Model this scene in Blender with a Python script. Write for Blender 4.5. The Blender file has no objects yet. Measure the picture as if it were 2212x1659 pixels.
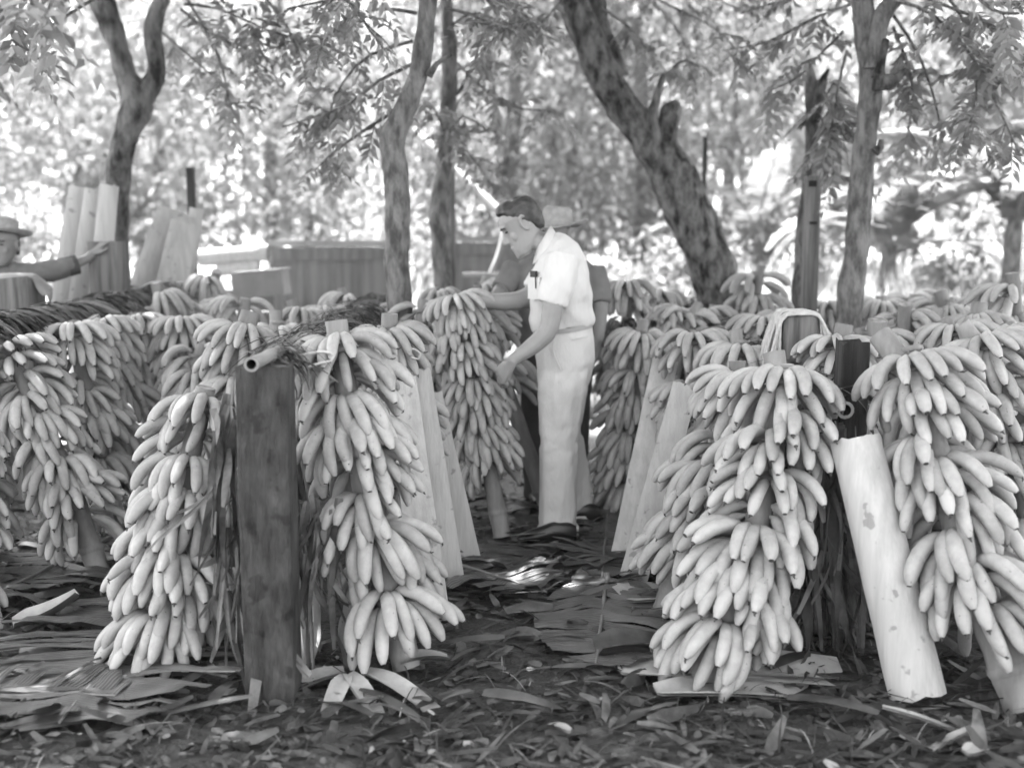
import bpy, math, random
import numpy as np
from mathutils import Vector, Matrix, noise

R = random.Random(7)
rng = np.random.default_rng(11)
scene = bpy.context.scene
COL = scene.collection

# ------------------------------------------------------------------ camera
F, CX, CY, H = 2484.0, 1106.0, 829.5, 1.5          # focal length, centre (in units of a 2212 wide frame), eye height
TH = math.atan((CY - 510.0) / F)                   # the horizon lies at 510
cam_d = bpy.data.cameras.new('camera')
cam_d.sensor_width = 36.0
cam_d.lens = 36.0 * F / 2212.0
cam_d.clip_start = 0.1
cam_d.clip_end = 500.0
cam_d.dof.use_dof = True
cam_d.dof.focus_distance = 4.5
cam_d.dof.aperture_fstop = 1.4
cam = bpy.data.objects.new('camera', cam_d)
cam.location = (0, 0, H)
cam.rotation_euler = (math.pi / 2 - TH, 0, 0)
COL.objects.link(cam)
scene.camera = cam

# ------------------------------------------------------------------ sky and sun
SUN_EL, SUN_AZ = math.radians(64), math.radians(-35)   # azimuth from +Y (ahead) towards +X
SUN_DIR = Vector((math.sin(SUN_AZ) * math.cos(SUN_EL), math.cos(SUN_AZ) * math.cos(SUN_EL), math.sin(SUN_EL)))
world = bpy.data.worlds.new('World')
scene.world = world
world.use_nodes = True
wn = world.node_tree.nodes
wl = world.node_tree.links
bg = wn['Background']
sky = wn.new('ShaderNodeTexSky')
sky.sky_type = 'NISHITA'
sky.sun_disc = False
sky.sun_elevation = SUN_EL
sky.sun_rotation = SUN_AZ
sky.dust_density = 3.0
bw = wn.new('ShaderNodeRGBToBW')
wl.new(sky.outputs[0], bw.inputs[0])
wl.new(bw.outputs[0], bg.inputs[0])
bg.inputs[1].default_value = 0.15
sd = bpy.data.lights.new('sun', 'SUN')
sd.energy = 5.0
sd.angle = math.radians(0.6)
sd.color = (1, 1, 1)
sun = bpy.data.objects.new('sun', sd)
sun.rotation_euler = (-SUN_DIR).to_track_quat('-Z', 'Y').to_euler()
sun.location = (0, 0, 12)
COL.objects.link(sun)
scene.view_settings.view_transform = 'Standard'
scene.view_settings.look = 'None'
scene.view_settings.gamma = 1.0
scene.view_settings.use_curve_mapping = False
scene.view_settings.exposure = 3.15
scene.cycles.use_denoising = True
scene.cycles.max_bounces = 6
scene.cycles.diffuse_bounces = 3
scene.cycles.glossy_bounces = 2
scene.cycles.transmission_bounces = 3
scene.cycles.caustics_reflective = False
scene.cycles.caustics_refractive = False
scene.cycles.use_adaptive_sampling = True
scene.cycles.adaptive_threshold = 0.012
scene.cycles.sample_clamp_indirect = 6.0

# ------------------------------------------------------------------ placing helpers
FWD = Vector((0, math.cos(TH), -math.sin(TH)))
UPV = Vector((0, math.sin(TH), math.cos(TH)))
CAMP = Vector((0, 0, H))
def at(px, py, Y):
    """point of the place seen in direction (px, py) at distance Y ahead"""
    d = Vector(((px - CX) / F, 0, 0)) + FWD + UPV * ((CY - py) / F)
    return CAMP + d * (Y / d.y)
def gr(px, py, z=0.0):
    d = Vector(((px - CX) / F, 0, 0)) + FWD + UPV * ((CY - py) / F)
    return CAMP + d * ((z - H) / d.z)
def pm(px, Y):
    return px * Y / F

def V(*a):
    return Vector(a)

# ------------------------------------------------------------------ materials (a black and white photograph: neutral greys)
MATS = {}
def mat(name, c, c2=None, nscale=6.0, ramp=(0.38, 0.62), stretch=(1, 1, 1), rough=0.75, spec=0.25, bump=0.0, bscale=60.0,
        bstretch=None, bdist=0.01, rnd=0.0, isl=0.0, trans=0.0, detail=6.0, spots=None, wave=None, veins=0.0):
    m = bpy.data.materials.new(name)
    m.use_nodes = True
    nt = m.node_tree
    N, L = nt.nodes, nt.links
    p = N['Principled BSDF']
    p.inputs['Roughness'].default_value = rough
    p.inputs['Specular IOR Level'].default_value = spec
    tc = N.new('ShaderNodeTexCoord')
    val = None
    def rgb(v):
        return (v, v, v, 1)
    if c2 is not None:
        mp = N.new('ShaderNodeMapping')
        mp.inputs['Scale'].default_value = stretch
        L.new(tc.outputs['Object'], mp.inputs[0])
        nz = N.new('ShaderNodeTexNoise')
        nz.inputs['Scale'].default_value = nscale
        nz.inputs['Detail'].default_value = detail
        nz.inputs['Roughness'].default_value = 0.62
        L.new(mp.outputs[0], nz.inputs['Vector'])
        cr = N.new('ShaderNodeValToRGB')
        cr.color_ramp.elements[0].position = ramp[0]
        cr.color_ramp.elements[0].color = rgb(c)
        cr.color_ramp.elements[1].position = ramp[1]
        cr.color_ramp.elements[1].color = rgb(c2)
        L.new(nz.outputs['Fac'], cr.inputs[0])
        val = cr.outputs[0]
    else:
        rg = N.new('ShaderNodeRGB')
        rg.outputs[0].default_value = rgb(c)
        val = rg.outputs[0]
    def mult(a, b):
        mx = N.new('ShaderNodeMix')
        mx.data_type = 'RGBA'
        mx.blend_type = 'MULTIPLY'
        mx.inputs[0].default_value = 1.0
        L.new(a, mx.inputs[6])
        L.new(b, mx.inputs[7])
        return mx.outputs[2]
    if spots:
        sc_, th_, dk_ = spots
        n2 = N.new('ShaderNodeTexNoise')
        n2.inputs['Scale'].default_value = sc_
        n2.inputs['Detail'].default_value = 3.0
        oi2 = N.new('ShaderNodeObjectInfo')
        va = N.new('ShaderNodeVectorMath')
        va.operation = 'MULTIPLY_ADD'
        va.inputs[1].default_value = (1, 1, 1)
        L.new(tc.outputs['Object'], va.inputs[0])
        cmb = N.new('ShaderNodeCombineXYZ')
        ml = N.new('ShaderNodeMath')
        ml.operation = 'MULTIPLY'
        ml.inputs[1].default_value = 37.0
        L.new(oi2.outputs['Random'], ml.inputs[0])
        L.new(ml.outputs[0], cmb.inputs[0])
        L.new(cmb.outputs[0], va.inputs[2])
        L.new(va.outputs[0], n2.inputs['Vector'])
        c3 = N.new('ShaderNodeValToRGB')
        c3.color_ramp.elements[0].position = th_
        c3.color_ramp.elements[0].color = (1, 1, 1, 1)
        c3.color_ramp.elements[1].position = th_ + 0.05
        c3.color_ramp.elements[1].color = rgb(dk_)
        L.new(n2.outputs['Fac'], c3.inputs[0])
        val = mult(val, c3.outputs[0])
    if rnd or isl:
        if rnd:
            src = N.new('ShaderNodeObjectInfo').outputs['Random']
            amt = rnd
        else:
            src = N.new('ShaderNodeNewGeometry').outputs['Random Per Island']
            amt = isl
        mr = N.new('ShaderNodeMapRange')
        mr.inputs[3].default_value = 1 - amt
        mr.inputs[4].default_value = 1 + amt
        L.new(src, mr.inputs[0])
        val = mult(val, mr.outputs[0])
    L.new(val, p.inputs['Base Color'])
    if bump:
        mp2 = N.new('ShaderNodeMapping')
        mp2.inputs['Scale'].default_value = bstretch or stretch
        L.new(tc.outputs['Object'], mp2.inputs[0])
        if wave:
            nb = N.new('ShaderNodeTexWave')
            nb.wave_type = 'BANDS'
            nb.bands_direction = wave
            nb.inputs['Scale'].default_value = bscale
            nb.inputs['Distortion'].default_value = 1.5
            nb.inputs['Detail'].default_value = 2
        else:
            nb = N.new('ShaderNodeTexNoise')
            nb.inputs['Scale'].default_value = bscale
            nb.inputs['Detail'].default_value = 5
        L.new(mp2.outputs[0], nb.inputs['Vector'])
        bp = N.new('ShaderNodeBump')
        bp.inputs['Strength'].default_value = bump
        bp.inputs['Distance'].default_value = bdist
        L.new(nb.outputs['Fac'], bp.inputs['Height'])
        L.new(bp.outputs[0], p.inputs['Normal'])
    if veins:
        at_ = N.new('ShaderNodeAttribute')
        at_.attribute_name = 'rib'
        mm = N.new('ShaderNodeMath')
        mm.operation = 'MULTIPLY'
        mm.inputs[1].default_value = 2 * math.pi / veins
        L.new(at_.outputs['Fac'], mm.inputs[0])
        sn = N.new('ShaderNodeMath')
        sn.operation = 'SINE'
        L.new(mm.outputs[0], sn.inputs[0])
        bp = N.new('ShaderNodeBump')
        bp.inputs['Strength'].default_value = .45
        bp.inputs['Distance'].default_value = .002
        L.new(sn.outputs[0], bp.inputs['Height'])
        L.new(bp.outputs[0], p.inputs['Normal'])
    if trans:
        tr = N.new('ShaderNodeBsdfTranslucent')
        L.new(val, tr.inputs[0])
        ms = N.new('ShaderNodeMixShader')
        ms.inputs[0].default_value = trans
        L.new(p.outputs[0], ms.inputs[1])
        L.new(tr.outputs[0], ms.inputs[2])
        L.new(ms.outputs[0], N['Material Output'].inputs[0])
    MATS[name] = m
    return m

mat('mud', 0.015, 0.05, nscale=3.0, rough=0.6, spec=0.4, bump=0.9, bscale=28, bdist=0.03)
mat('banana', 0.29, 0.375, nscale=18, rough=0.5, spec=0.22, rnd=0.16, spots=(75, 0.69, 0.42), bump=0.08, bscale=120, bdist=0.003)
mat('banana_tip', 0.06, rough=0.8)
mat('banana_stalk', 0.15, 0.26, nscale=10, stretch=(1, 1, .2), rough=0.6, bump=0.35, bscale=45, bdist=0.006, rnd=.12)
mat('stalk_cut', 0.34, 0.16, nscale=30, rough=0.8)
mat('crown_pad', 0.30, 0.2, nscale=30, rough=0.7)
mat('post_wood', 0.022, 0.085, nscale=14, detail=12, stretch=(1, 1, .35), rough=0.8, bump=1.0, bscale=26, bstretch=(2.5, 2.5, .45), bdist=0.03, ramp=(.36, .68), spots=(11, .60, .55))
mat('dark_wood', 0.015, 0.05, nscale=9, stretch=(1.5, 1.5, .15), rough=0.9, bump=0.8, bscale=22, bstretch=(3, 3, .2), bdist=0.012)
mat('weathered_wood', 0.07, 0.19, nscale=10, stretch=(2, 2, .12), rough=0.9, bump=0.8, bscale=24, bstretch=(3, 3, .18), bdist=0.01)
mat('bamboo', 0.16, 0.26, nscale=8, stretch=(1, .2, 1), rough=0.5, spec=0.4)
mat('bamboo_inside', 0.02, rough=0.9)
mat('dry_leaf', 0.05, 0.16, nscale=5, rough=0.8, isl=0.55, trans=0.12)
mat('dry_leaf_dark', 0.04, 0.14, nscale=5, rough=0.75, isl=0.6, trans=0.08)
mat('sheath', 0.35, 0.44, nscale=7, stretch=(4, 4, .25), rough=0.55, spec=0.35, bump=0.5, bscale=25, bstretch=(4, 4, .1), bdist=0.004, rnd=.08, spots=(16, .64, .6))
mat('sheath_edge', 0.2, 0.3, nscale=20, rough=0.7)
mat('wet_leaf', 0.025, 0.075, nscale=7, rough=0.38, spec=0.5, isl=0.5, veins=.014)
mat('fresh_leaf', 0.06, 0.13, nscale=6, rough=0.36, spec=0.5, isl=0.22, trans=0.15, veins=.014)
mat('veined_leaf', 0.06, 0.13, nscale=6, rough=0.36, spec=0.5, isl=0.25, trans=0.12, veins=.014)
mat('rib', 0.12, 0.18, nscale=8, rough=0.5)
mat('litter', 0.018, 0.085, nscale=9, rough=0.6, spec=.35, isl=0.75)
mat('litter_pale', 0.16, 0.32, nscale=9, rough=0.6, isl=0.5)
mat('bark', 0.07, 0.22, nscale=20, detail=10, stretch=(1, 1, .4), rough=0.9, bump=0.9, bscale=34, bstretch=(2.2, 2.2, .6), bdist=0.03)
mat('bark_dark', 0.016, 0.19, nscale=15, detail=9, stretch=(1, 1, .5), ramp=(.38, .64), rough=0.92, bump=1.0, bscale=18, bstretch=(2, 2, .6), bdist=0.025)
mat('bark_mix', 0.02, 0.18, nscale=9, detail=9, stretch=(1, 1, .5), ramp=(.36, .58), rough=0.92, bump=0.9, bscale=20, bstretch=(2.2, 2.2, .5), bdist=0.02)
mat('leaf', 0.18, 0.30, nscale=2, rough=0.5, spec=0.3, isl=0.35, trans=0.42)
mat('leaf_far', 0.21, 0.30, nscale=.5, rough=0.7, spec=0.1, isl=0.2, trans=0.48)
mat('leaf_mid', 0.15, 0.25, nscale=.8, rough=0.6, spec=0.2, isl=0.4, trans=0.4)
mat('grass', 0.30, 0.45, nscale=.7, rough=0.6, spec=0.2, isl=0.3, trans=0.4)
mat('meadow', 0.2, 0.32, nscale=1.2, rough=0.9)
mat('skin', 0.25, 0.29, nscale=8, rough=0.5, spec=0.35, bump=.12, bscale=90, bdist=.002)
mat('skin_dark', 0.17, 0.21, nscale=8, rough=0.5, spec=0.35, bump=.12, bscale=90, bdist=.002)
mat('hair', 0.018, 0.05, nscale=25, stretch=(1, 3, 1), rough=0.45, spec=0.5, bump=.8, bscale=60, bstretch=(1, 3.5, 1), bdist=.006)
mat('white_cloth', 0.60, 0.54, nscale=5, rough=0.9, spec=.1, bump=.6, bscale=7, bstretch=(1.6, 1.6, .8), bdist=.035)
mat('khaki', 0.52, 0.58, nscale=4, rough=0.92, spec=.1, bump=.7, bscale=6, bstretch=(2, 2, .9), bdist=.035)
mat('khaki_dark', 0.30, rough=.9)
mat('grey_cloth', 0.12, 0.17, nscale=5, rough=0.92, spec=.1, bump=.6, bscale=10, bdist=.02)
mat('dark_cloth', 0.06, 0.08, nscale=5, rough=0.92, spec=.1, bump=.4, bscale=10, bdist=.02)
mat('straw', 0.28, 0.36, nscale=30, rough=0.8, bump=.6, bscale=28, wave='Z', bdist=.006)
mat('straw_dark', 0.27, 0.35, nscale=30, rough=0.8, bump=.5, bscale=28, wave='Z', bdist=.006)
mat('leather', 0.015, rough=0.3, spec=.5)
mat('pen', 0.02, rough=.3)
mat('eye', 0.02, rough=.15, spec=.6)
mat('rope', 0.36, 0.48, nscale=40, rough=0.9, bump=.6, bscale=90, bdist=.004)
mat('tank_wood', 0.10, 0.16, nscale=5, stretch=(3, 3, .2), rough=.85, bump=.4, bscale=14, bstretch=(4, 4, .2), bdist=.01)
mat('tank_rim', 0.2, 0.26, nscale=5, rough=.8)
mat('carton', 0.2, 0.25, nscale=5, rough=.85)
mat('pale_pole', 0.2, 0.28, nscale=4, rough=.6)
mat('hose', 0.12, 0.16, nscale=6, rough=.5)
mat('rind', 0.24, 0.36, nscale=8, rough=.6, isl=.25)
mat('pebble', 0.4, 0.6, nscale=8, rough=.7, isl=.2)

# ------------------------------------------------------------------ mesh helpers
def link(o, parent=None):
    COL.objects.link(o)
    if parent is not None:
        o.parent = parent
    return o
def tag(o, label=None, cat=None, group=None, kind=None):
    if label: o['label'] = label
    if cat: o['category'] = cat
    if group: o['group'] = group
    if kind: o['kind'] = kind
    return o
def empty(name, loc, label=None, cat=None, group=None):
    o = bpy.data.objects.new(name, None)
    o.empty_display_size = 0.1
    o.location = loc
    link(o)
    return tag(o, label, cat, group)

class MB:
    """collects shapes in world space; build() links them as one mesh object"""
    def __init__(s):
        s.v, s.f, s.m = [], [], []
    def add(s, vs, fs, mi=0):
        b = len(s.v)
        s.v.extend(vs)
        for f in fs:
            s.f.append([b + i for i in f])
            s.m.append(mi)
    def mesh(s, name, mats, origin=None, smooth=True):
        me = bpy.data.meshes.new(name)
        o = Vector(origin) if origin is not None else Vector((0, 0, 0))
        me.from_pydata([tuple(Vector(p) - o) for p in s.v], [], s.f)
        for m in (mats if isinstance(mats, (list, tuple)) else [mats]):
            me.materials.append(MATS[m])
        if any(s.m):
            me.polygons.foreach_set('material_index', s.m)
        if smooth:
            me.polygons.foreach_set('use_smooth', [True] * len(me.polygons))
        me.update()
        return me
    def build(s, name, mats, parent=None, origin=None, smooth=True):
        """origin is the world position of the object (and of its parent chain) that vertices are taken from"""
        if origin is None:
            origin = parent_origin(parent)
        me = s.mesh(name, mats, origin, smooth)
        o = bpy.data.objects.new(name, me)
        link(o, parent)
        if parent is None:
            o.location = origin
        return o
    def rings(s, rings, cap0=True, cap1=True, mi=0, close=True, mi_cap=None):
        n = len(rings[0])
        vs = [p for r in rings for p in r]
        fs = []
        for i in range(len(rings) - 1):
            for j in range(n if close else n - 1):
                k = (j + 1) % n
                fs.append((i * n + j, i * n + k, (i + 1) * n + k, (i + 1) * n + j))
        s.add(vs, fs, mi)
        mc = mi if mi_cap is None else mi_cap
        if cap0:
            s.add(list(rings[0]), [tuple(range(n))[::-1]], mc)
        if cap1:
            s.add(list(rings[-1]), [tuple(range(n))], mc)
    def tube(s, pts, rad, n=8, ref=None, flat=1.0, mi=0, cap0=True, cap1=True, jit=0.0, jscale=3.0, mi_cap=None, round_ends=False):
        pts = [Vector(p) for p in pts]
        if not isinstance(rad, (list, tuple)):
            rad = [rad] * len(pts)
        rad = list(rad)
        if round_ends:
            t0 = (pts[0] - pts[1]).normalized()
            t1 = (pts[-1] - pts[-2]).normalized()
            a, b = rad[0], rad[-1]
            pre = [(pts[0] + t0 * a * q, a * w) for q, w in ((.95, .25), (.7, .7), (.35, .93))]
            post = [(pts[-1] + t1 * b * q, b * w) for q, w in ((.35, .93), (.7, .7), (.95, .25))]
            pts = [p for p, _ in pre] + pts + [p for p, _ in post]
            rad = [r for _, r in pre] + rad + [r for _, r in post]
        fr = frames(pts, ref)
        rings = []
        for p, r, (t, u, w) in zip(pts, rad, fr):
            ring = []
            for j in range(n):
                a = 2 * math.pi * j / n
                q = u * math.cos(a) + w * math.sin(a) * flat
                rr = r
                if jit:
                    rr = r * (1 + jit * noise.noise((p + q * r) * jscale) + .5 * jit * noise.noise((p + q * r) * jscale * 3.1))
                ring.append(p + q * rr)
            rings.append(ring)
        s.rings(rings, cap0, cap1, mi, True, mi_cap)
    def loft(s, secs, n=18, mi=0, cap0=True, cap1=True, power=1.0):
        """secs: (centre, half axis a, half axis b)"""
        rings = []
        for c, a, b in secs:
            ring = []
            for j in range(n):
                t = 2 * math.pi * j / n
                x, y = math.cos(t), math.sin(t)
                if power != 1.0:
                    x = math.copysign(abs(x) ** power, x)
                    y = math.copysign(abs(y) ** power, y)
                ring.append(Vector(c) + Vector(a) * x + Vector(b) * y)
            rings.append(ring)
        s.rings(rings, cap0, cap1, mi)
    def box(s, c, sx, sy, sz, rot=None, mi=0):
        c = Vector(c)
        M = rot if rot is not None else Matrix.Identity(3)
        vs = [c + M @ Vector((x * sx / 2, y * sy / 2, z * sz / 2)) for z in (-1, 1) for y in (-1, 1) for x in (-1, 1)]
        s.add(vs, [(0, 2, 3, 1), (4, 5, 7, 6), (0, 1, 5, 4), (2, 6, 7, 3), (0, 4, 6, 2), (1, 3, 7, 5)], mi)
    def ball(s, c, rx, ry=None, rz=None, rot=None, n=14, m=9, mi=0):
        ry = ry or rx
        rz = rz or rx
        M = rot if rot is not None else Matrix.Identity(3)
        rings = []
        for i in range(m + 1):
            th = math.pi * (0.02 + 0.96 * i / m)
            rings.append([Vector(c) + M @ Vector((rx * math.sin(th) * math.cos(2 * math.pi * j / n),
                                                 ry * math.sin(th) * math.sin(2 * math.pi * j / n),
                                                 -rz * math.cos(th))) for j in range(n)])
        s.rings(rings, True, True, mi)
    def strip(s, p, d, up, L, W, curl=0.0, twist=0.0, segs=4, taper=0.5, mi=0, fold=0.0, sag=0.0):
        """a leaf strip: starts at p along d with normal up; curl bends it towards -up"""
        p = Vector(p)
        d = Vector(d).normalized()
        up = (Vector(up) - d * Vector(up).dot(d)).normalized()
        side = d.cross(up)
        st = L / segs
        vs, fs = [], []
        cols = 3 if fold else 2
        for i in range(segs + 1):
            t = i / segs
            w = W * (1 - taper * t ** 2) * (0.6 + 0.4 * min(1, t * 5)) * .5
            if fold:
                vs += [p - side * w + up * fold * w, p, p + side * w + up * fold * w]
            else:
                vs += [p - side * w, p + side * w]
            if i < segs:
                m = Matrix.Rotation(-curl / segs, 3, side)
                d = (m @ d).normalized()
                up = (m @ up).normalized()
                if sag:
                    d = (d + Vector((0, 0, -sag / segs))).normalized()
                    up = (up - d * up.dot(d)).normalized()
                if twist:
                    mt = Matrix.Rotation(twist / segs, 3, d)
                    up = mt @ up
                side = d.cross(up)
                p = p + d * st
        for i in range(segs):
            for c in range(cols - 1):
                a = i * cols + c
                fs.append((a, a + 1, a + cols + 1, a + cols))
        s.add(vs, fs, mi)

def parent_origin(p):
    o = Vector((0, 0, 0))
    while p is not None:
        o = o + p.location
        p = p.parent
    return o

def frames(pts, ref=None):
    n = len(pts)
    out = []
    u = None
    for i in range(n):
        t = (pts[min(i + 1, n - 1)] - pts[max(i - 1, 0)]).normalized()
        if u is None:
            r = Vector(ref) if ref is not None else (Vector((0, 0, 1)) if abs(t.z) < .9 else Vector((0, -1, 0)))
            u = (r - t * r.dot(t)).normalized()
        else:
            u = (u - t * u.dot(t)).normalized()
        out.append((t, u, t.cross(u)))
    return out

def smooth_path(pts, step):
    """Catmull-Rom through (Vector, radius) points"""
    P = [(Vector(p), r) for p, r in pts]
    P = [P[0]] + P + [P[-1]]
    o = []
    for i in range(1, len(P) - 2):
        (a, ra), (b, rb), (c, rc), (d, rd) = P[i - 1:i + 3]
        k = max(1, int((c - b).length / step))
        for j in range(k):
            t = j / k
            q = 0.5 * ((2 * b) + (c - a) * t + (2 * a - 5 * b + 4 * c - d) * t * t + (3 * b - a - 3 * c + d) * t ** 3)
            o.append((q, rb + (rc - rb) * t))
    o.append(P[-2])
    return [p for p, _ in o], [r for _, r in o]

def np_mesh(name, verts, tris, mats, midx=None, smooth=False):
    """triangles from numpy arrays"""
    me = bpy.data.meshes.new(name)
    verts = np.ascontiguousarray(verts, dtype=np.float32).reshape(-1, 3)
    tris = np.ascontiguousarray(tris, dtype=np.int32).reshape(-1, 3)
    me.vertices.add(len(verts))
    me.vertices.foreach_set('co', verts.ravel())
    me.loops.add(tris.size)
    me.loops.foreach_set('vertex_index', tris.ravel())
    me.polygons.add(len(tris))
    me.polygons.foreach_set('loop_start', np.arange(0, tris.size, 3, dtype=np.int32))
    me.polygons.foreach_set('loop_total', np.full(len(tris), 3, dtype=np.int32))
    for m in (mats if isinstance(mats, (list, tuple)) else [mats]):
        me.materials.append(MATS[m])
    if midx is not None:
        me.polygons.foreach_set('material_index', midx.astype(np.int32))
    if smooth:
        me.polygons.foreach_set('use_smooth', np.ones(len(tris), dtype=bool))
    me.update(calc_edges=True)
    me.validate()
    return me

def nrm(a):
    return a / np.maximum(np.linalg.norm(a, axis=-1, keepdims=True), 1e-9)

def leaf_arrays(P, D, N, L, W):
    """folded lance-shaped leaves, 4 triangles each: base, two shoulders, tip, on a folded midrib"""
    P, D, N = np.asarray(P, float), nrm(np.asarray(D, float)), np.asarray(N, float)
    S = nrm(np.cross(D, N))
    N = nrm(np.cross(S, D))
    L = np.asarray(L, float)[:, None]
    W = np.asarray(W, float)[:, None]
    b = P
    m = P + D * L * .45 - N * L * .03
    l = P + D * L * .42 - S * W * .5 + N * W * .16
    r = P + D * L * .42 + S * W * .5 + N * W * .16
    t = P + D * L - N * L * .14
    vs = np.stack([b, l, m, r, t], 1).reshape(-1, 3)
    n = len(P)
    k = np.arange(n)[:, None, None] * 5
    tr = k + np.array([[0, 2, 1], [0, 3, 2], [1, 2, 4], [2, 3, 4]])[None]
    return vs, tr.reshape(-1, 3)

def cat_geo(parts):
    vs, ts, b = [], [], 0
    for v, t in parts:
        vs.append(v)
        ts.append(t + b)
        b += len(v)
    return np.concatenate(vs), np.concatenate(ts)

def compound(B, D, Ln, pairs=6, leafL=.075, leafW=.028, droop=.25, seed=0):
    """pinnate leaves: base points B, directions D, lengths Ln -> leaf geometry"""
    g = np.random.default_rng(seed)
    B, D = np.asarray(B, float), nrm(np.asarray(D, float))
    Ln = np.asarray(Ln, float)
    n = len(B)
    up = np.array([0, 0, 1.0]) + g.normal(0, .25, (n, 3))
    S = nrm(np.cross(D, up))
    U = nrm(np.cross(S, D))
    Ps, Ds, Ns, Ls, Ws = [], [], [], [], []
    for i in range(pairs + 1):
        t = (i + 0.6) / (pairs + .6)
        p = B + D * (Ln * t)[:, None] + np.array([0, 0, -1.0]) * (Ln * droop * t * t)[:, None]
        for sgn in ((-1, 1) if i < pairs else (0,)):
            d = S * sgn * .8 + D * (.55 if sgn else 1) + np.array([0, 0, -.28]) + g.normal(0, .14, (n, 3))
            Ps.append(p + g.normal(0, .004, (n, 3)))
            Ds.append(d)
            Ns.append(U + g.normal(0, .3, (n, 3)))
            sc = leafL * (0.75 + .4 * math.sin(math.pi * min(1, .25 + .7 * t))) * g.uniform(.8, 1.15, n)
            Ls.append(sc)
            Ws.append(sc * leafW / leafL * g.uniform(.85, 1.15, n))
    return leaf_arrays(np.concatenate(Ps), np.concatenate(Ds), np.concatenate(Ns), np.concatenate(Ls), np.concatenate(Ws))

def np_obj(name, geo, mats, parent=None, origin=None):
    vs, ts = geo
    o_ = parent_origin(parent) if origin is None else Vector(origin)
    me = np_mesh(name, vs - np.array(o_)[None], ts, mats)
    o = bpy.data.objects.new(name, me)
    link(o, parent)
    if parent is None:
        o.location = o_
    return o

def remeshed(name, mb, voxel, iters, mats, parent=None, origin=None, wrinkle=None):
    """one continuous skin over overlapping closed shapes"""
    origin = parent_origin(parent) if origin is None else Vector(origin)
    me = mb.mesh('raw', mats, origin)
    tmp = bpy.data.objects.new('raw', me)
    COL.objects.link(tmp)
    r = tmp.modifiers.new('r', 'REMESH')
    r.mode = 'VOXEL'
    r.voxel_size = voxel
    r.use_smooth_shade = True
    sm = tmp.modifiers.new('s', 'SMOOTH')
    sm.factor = .5
    sm.iterations = iters
    dg = bpy.context.evaluated_depsgraph_get()
    dg.update()
    out = bpy.data.meshes.new_from_object(tmp.evaluated_get(dg))
    out.name = name
    bpy.data.objects.remove(tmp)
    bpy.data.meshes.remove(me)
    if wrinkle:
        n = len(out.vertices)
        co = np.empty(n * 3, dtype=np.float32)
        no = np.empty(n * 3, dtype=np.float32)
        out.vertices.foreach_get('co', co)
        out.vertices.foreach_get('normal', no)
        co = co.reshape(-1, 3)
        no = no.reshape(-1, 3)
        co += no * np.array([wrinkle(Vector(c) + origin) for c in co], dtype=np.float32)[:, None]
        out.vertices.foreach_set('co', co.ravel())
        out.update()
    out.polygons.foreach_set('use_smooth', [True] * len(out.polygons))
    out.materials.clear()
    for m in (mats if isinstance(mats, (list, tuple)) else [mats]):
        out.materials.append(MATS[m])
    o = bpy.data.objects.new(name, out)
    link(o, parent)
    if parent is None:
        o.location = origin
    return o

# ================================================================== the setting
def ground():
    xs = np.concatenate([np.linspace(-150, -8, 12)[:-1], np.linspace(-8, -4, 20)[:-1], np.linspace(-4, 4, 170)[:-1], np.linspace(4, 8, 20)[:-1], np.linspace(8, 150, 12)])
    ys = np.concatenate([np.linspace(-60, 1, 8)[:-1], np.linspace(1, 2.6, 12)[:-1], np.linspace(2.6, 7.5, 120)[:-1], np.linspace(7.5, 12, 24)[:-1], np.linspace(12, 240, 24)])
    X, Y = np.meshgrid(xs, ys)
    Z = np.zeros_like(X)
    for i in range(X.shape[0]):
        for j in range(X.shape[1]):
            x, y = X[i, j], Y[i, j]
            if abs(x) < 8 and 0 < y < 12:
                Z[i, j] = .03 * noise.noise((x * 1.3, y * 1.3, 0)) + .018 * noise.noise((x * 5, y * 5, 3)) + .008 * noise.noise((x * 14, y * 14, 5)) - .012
    nx, ny = len(xs), len(ys)
    vs = np.stack([X, Y, Z], -1).reshape(-1, 3)
    I = (np.arange(ny - 1)[:, None] * nx + np.arange(nx - 1)[None]).ravel()
    tr = np.concatenate([np.stack([I, I + 1, I + nx + 1], 1), np.stack([I, I + nx + 1, I + nx], 1)])
    cy = vs[tr][:, :, 1].mean(1)
    cx = np.abs(vs[tr][:, :, 0].mean(1))
    me = np_mesh('ground', vs, tr, ['mud', 'meadow'], ((cy > 9.6) | (cx > 8)).astype(int), True)
    o = link(bpy.data.objects.new('ground', me))
    tag(o, 'dark trampled mud floor strewn with leaf scraps, pale meadow behind', kind='structure')
ground()

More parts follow.
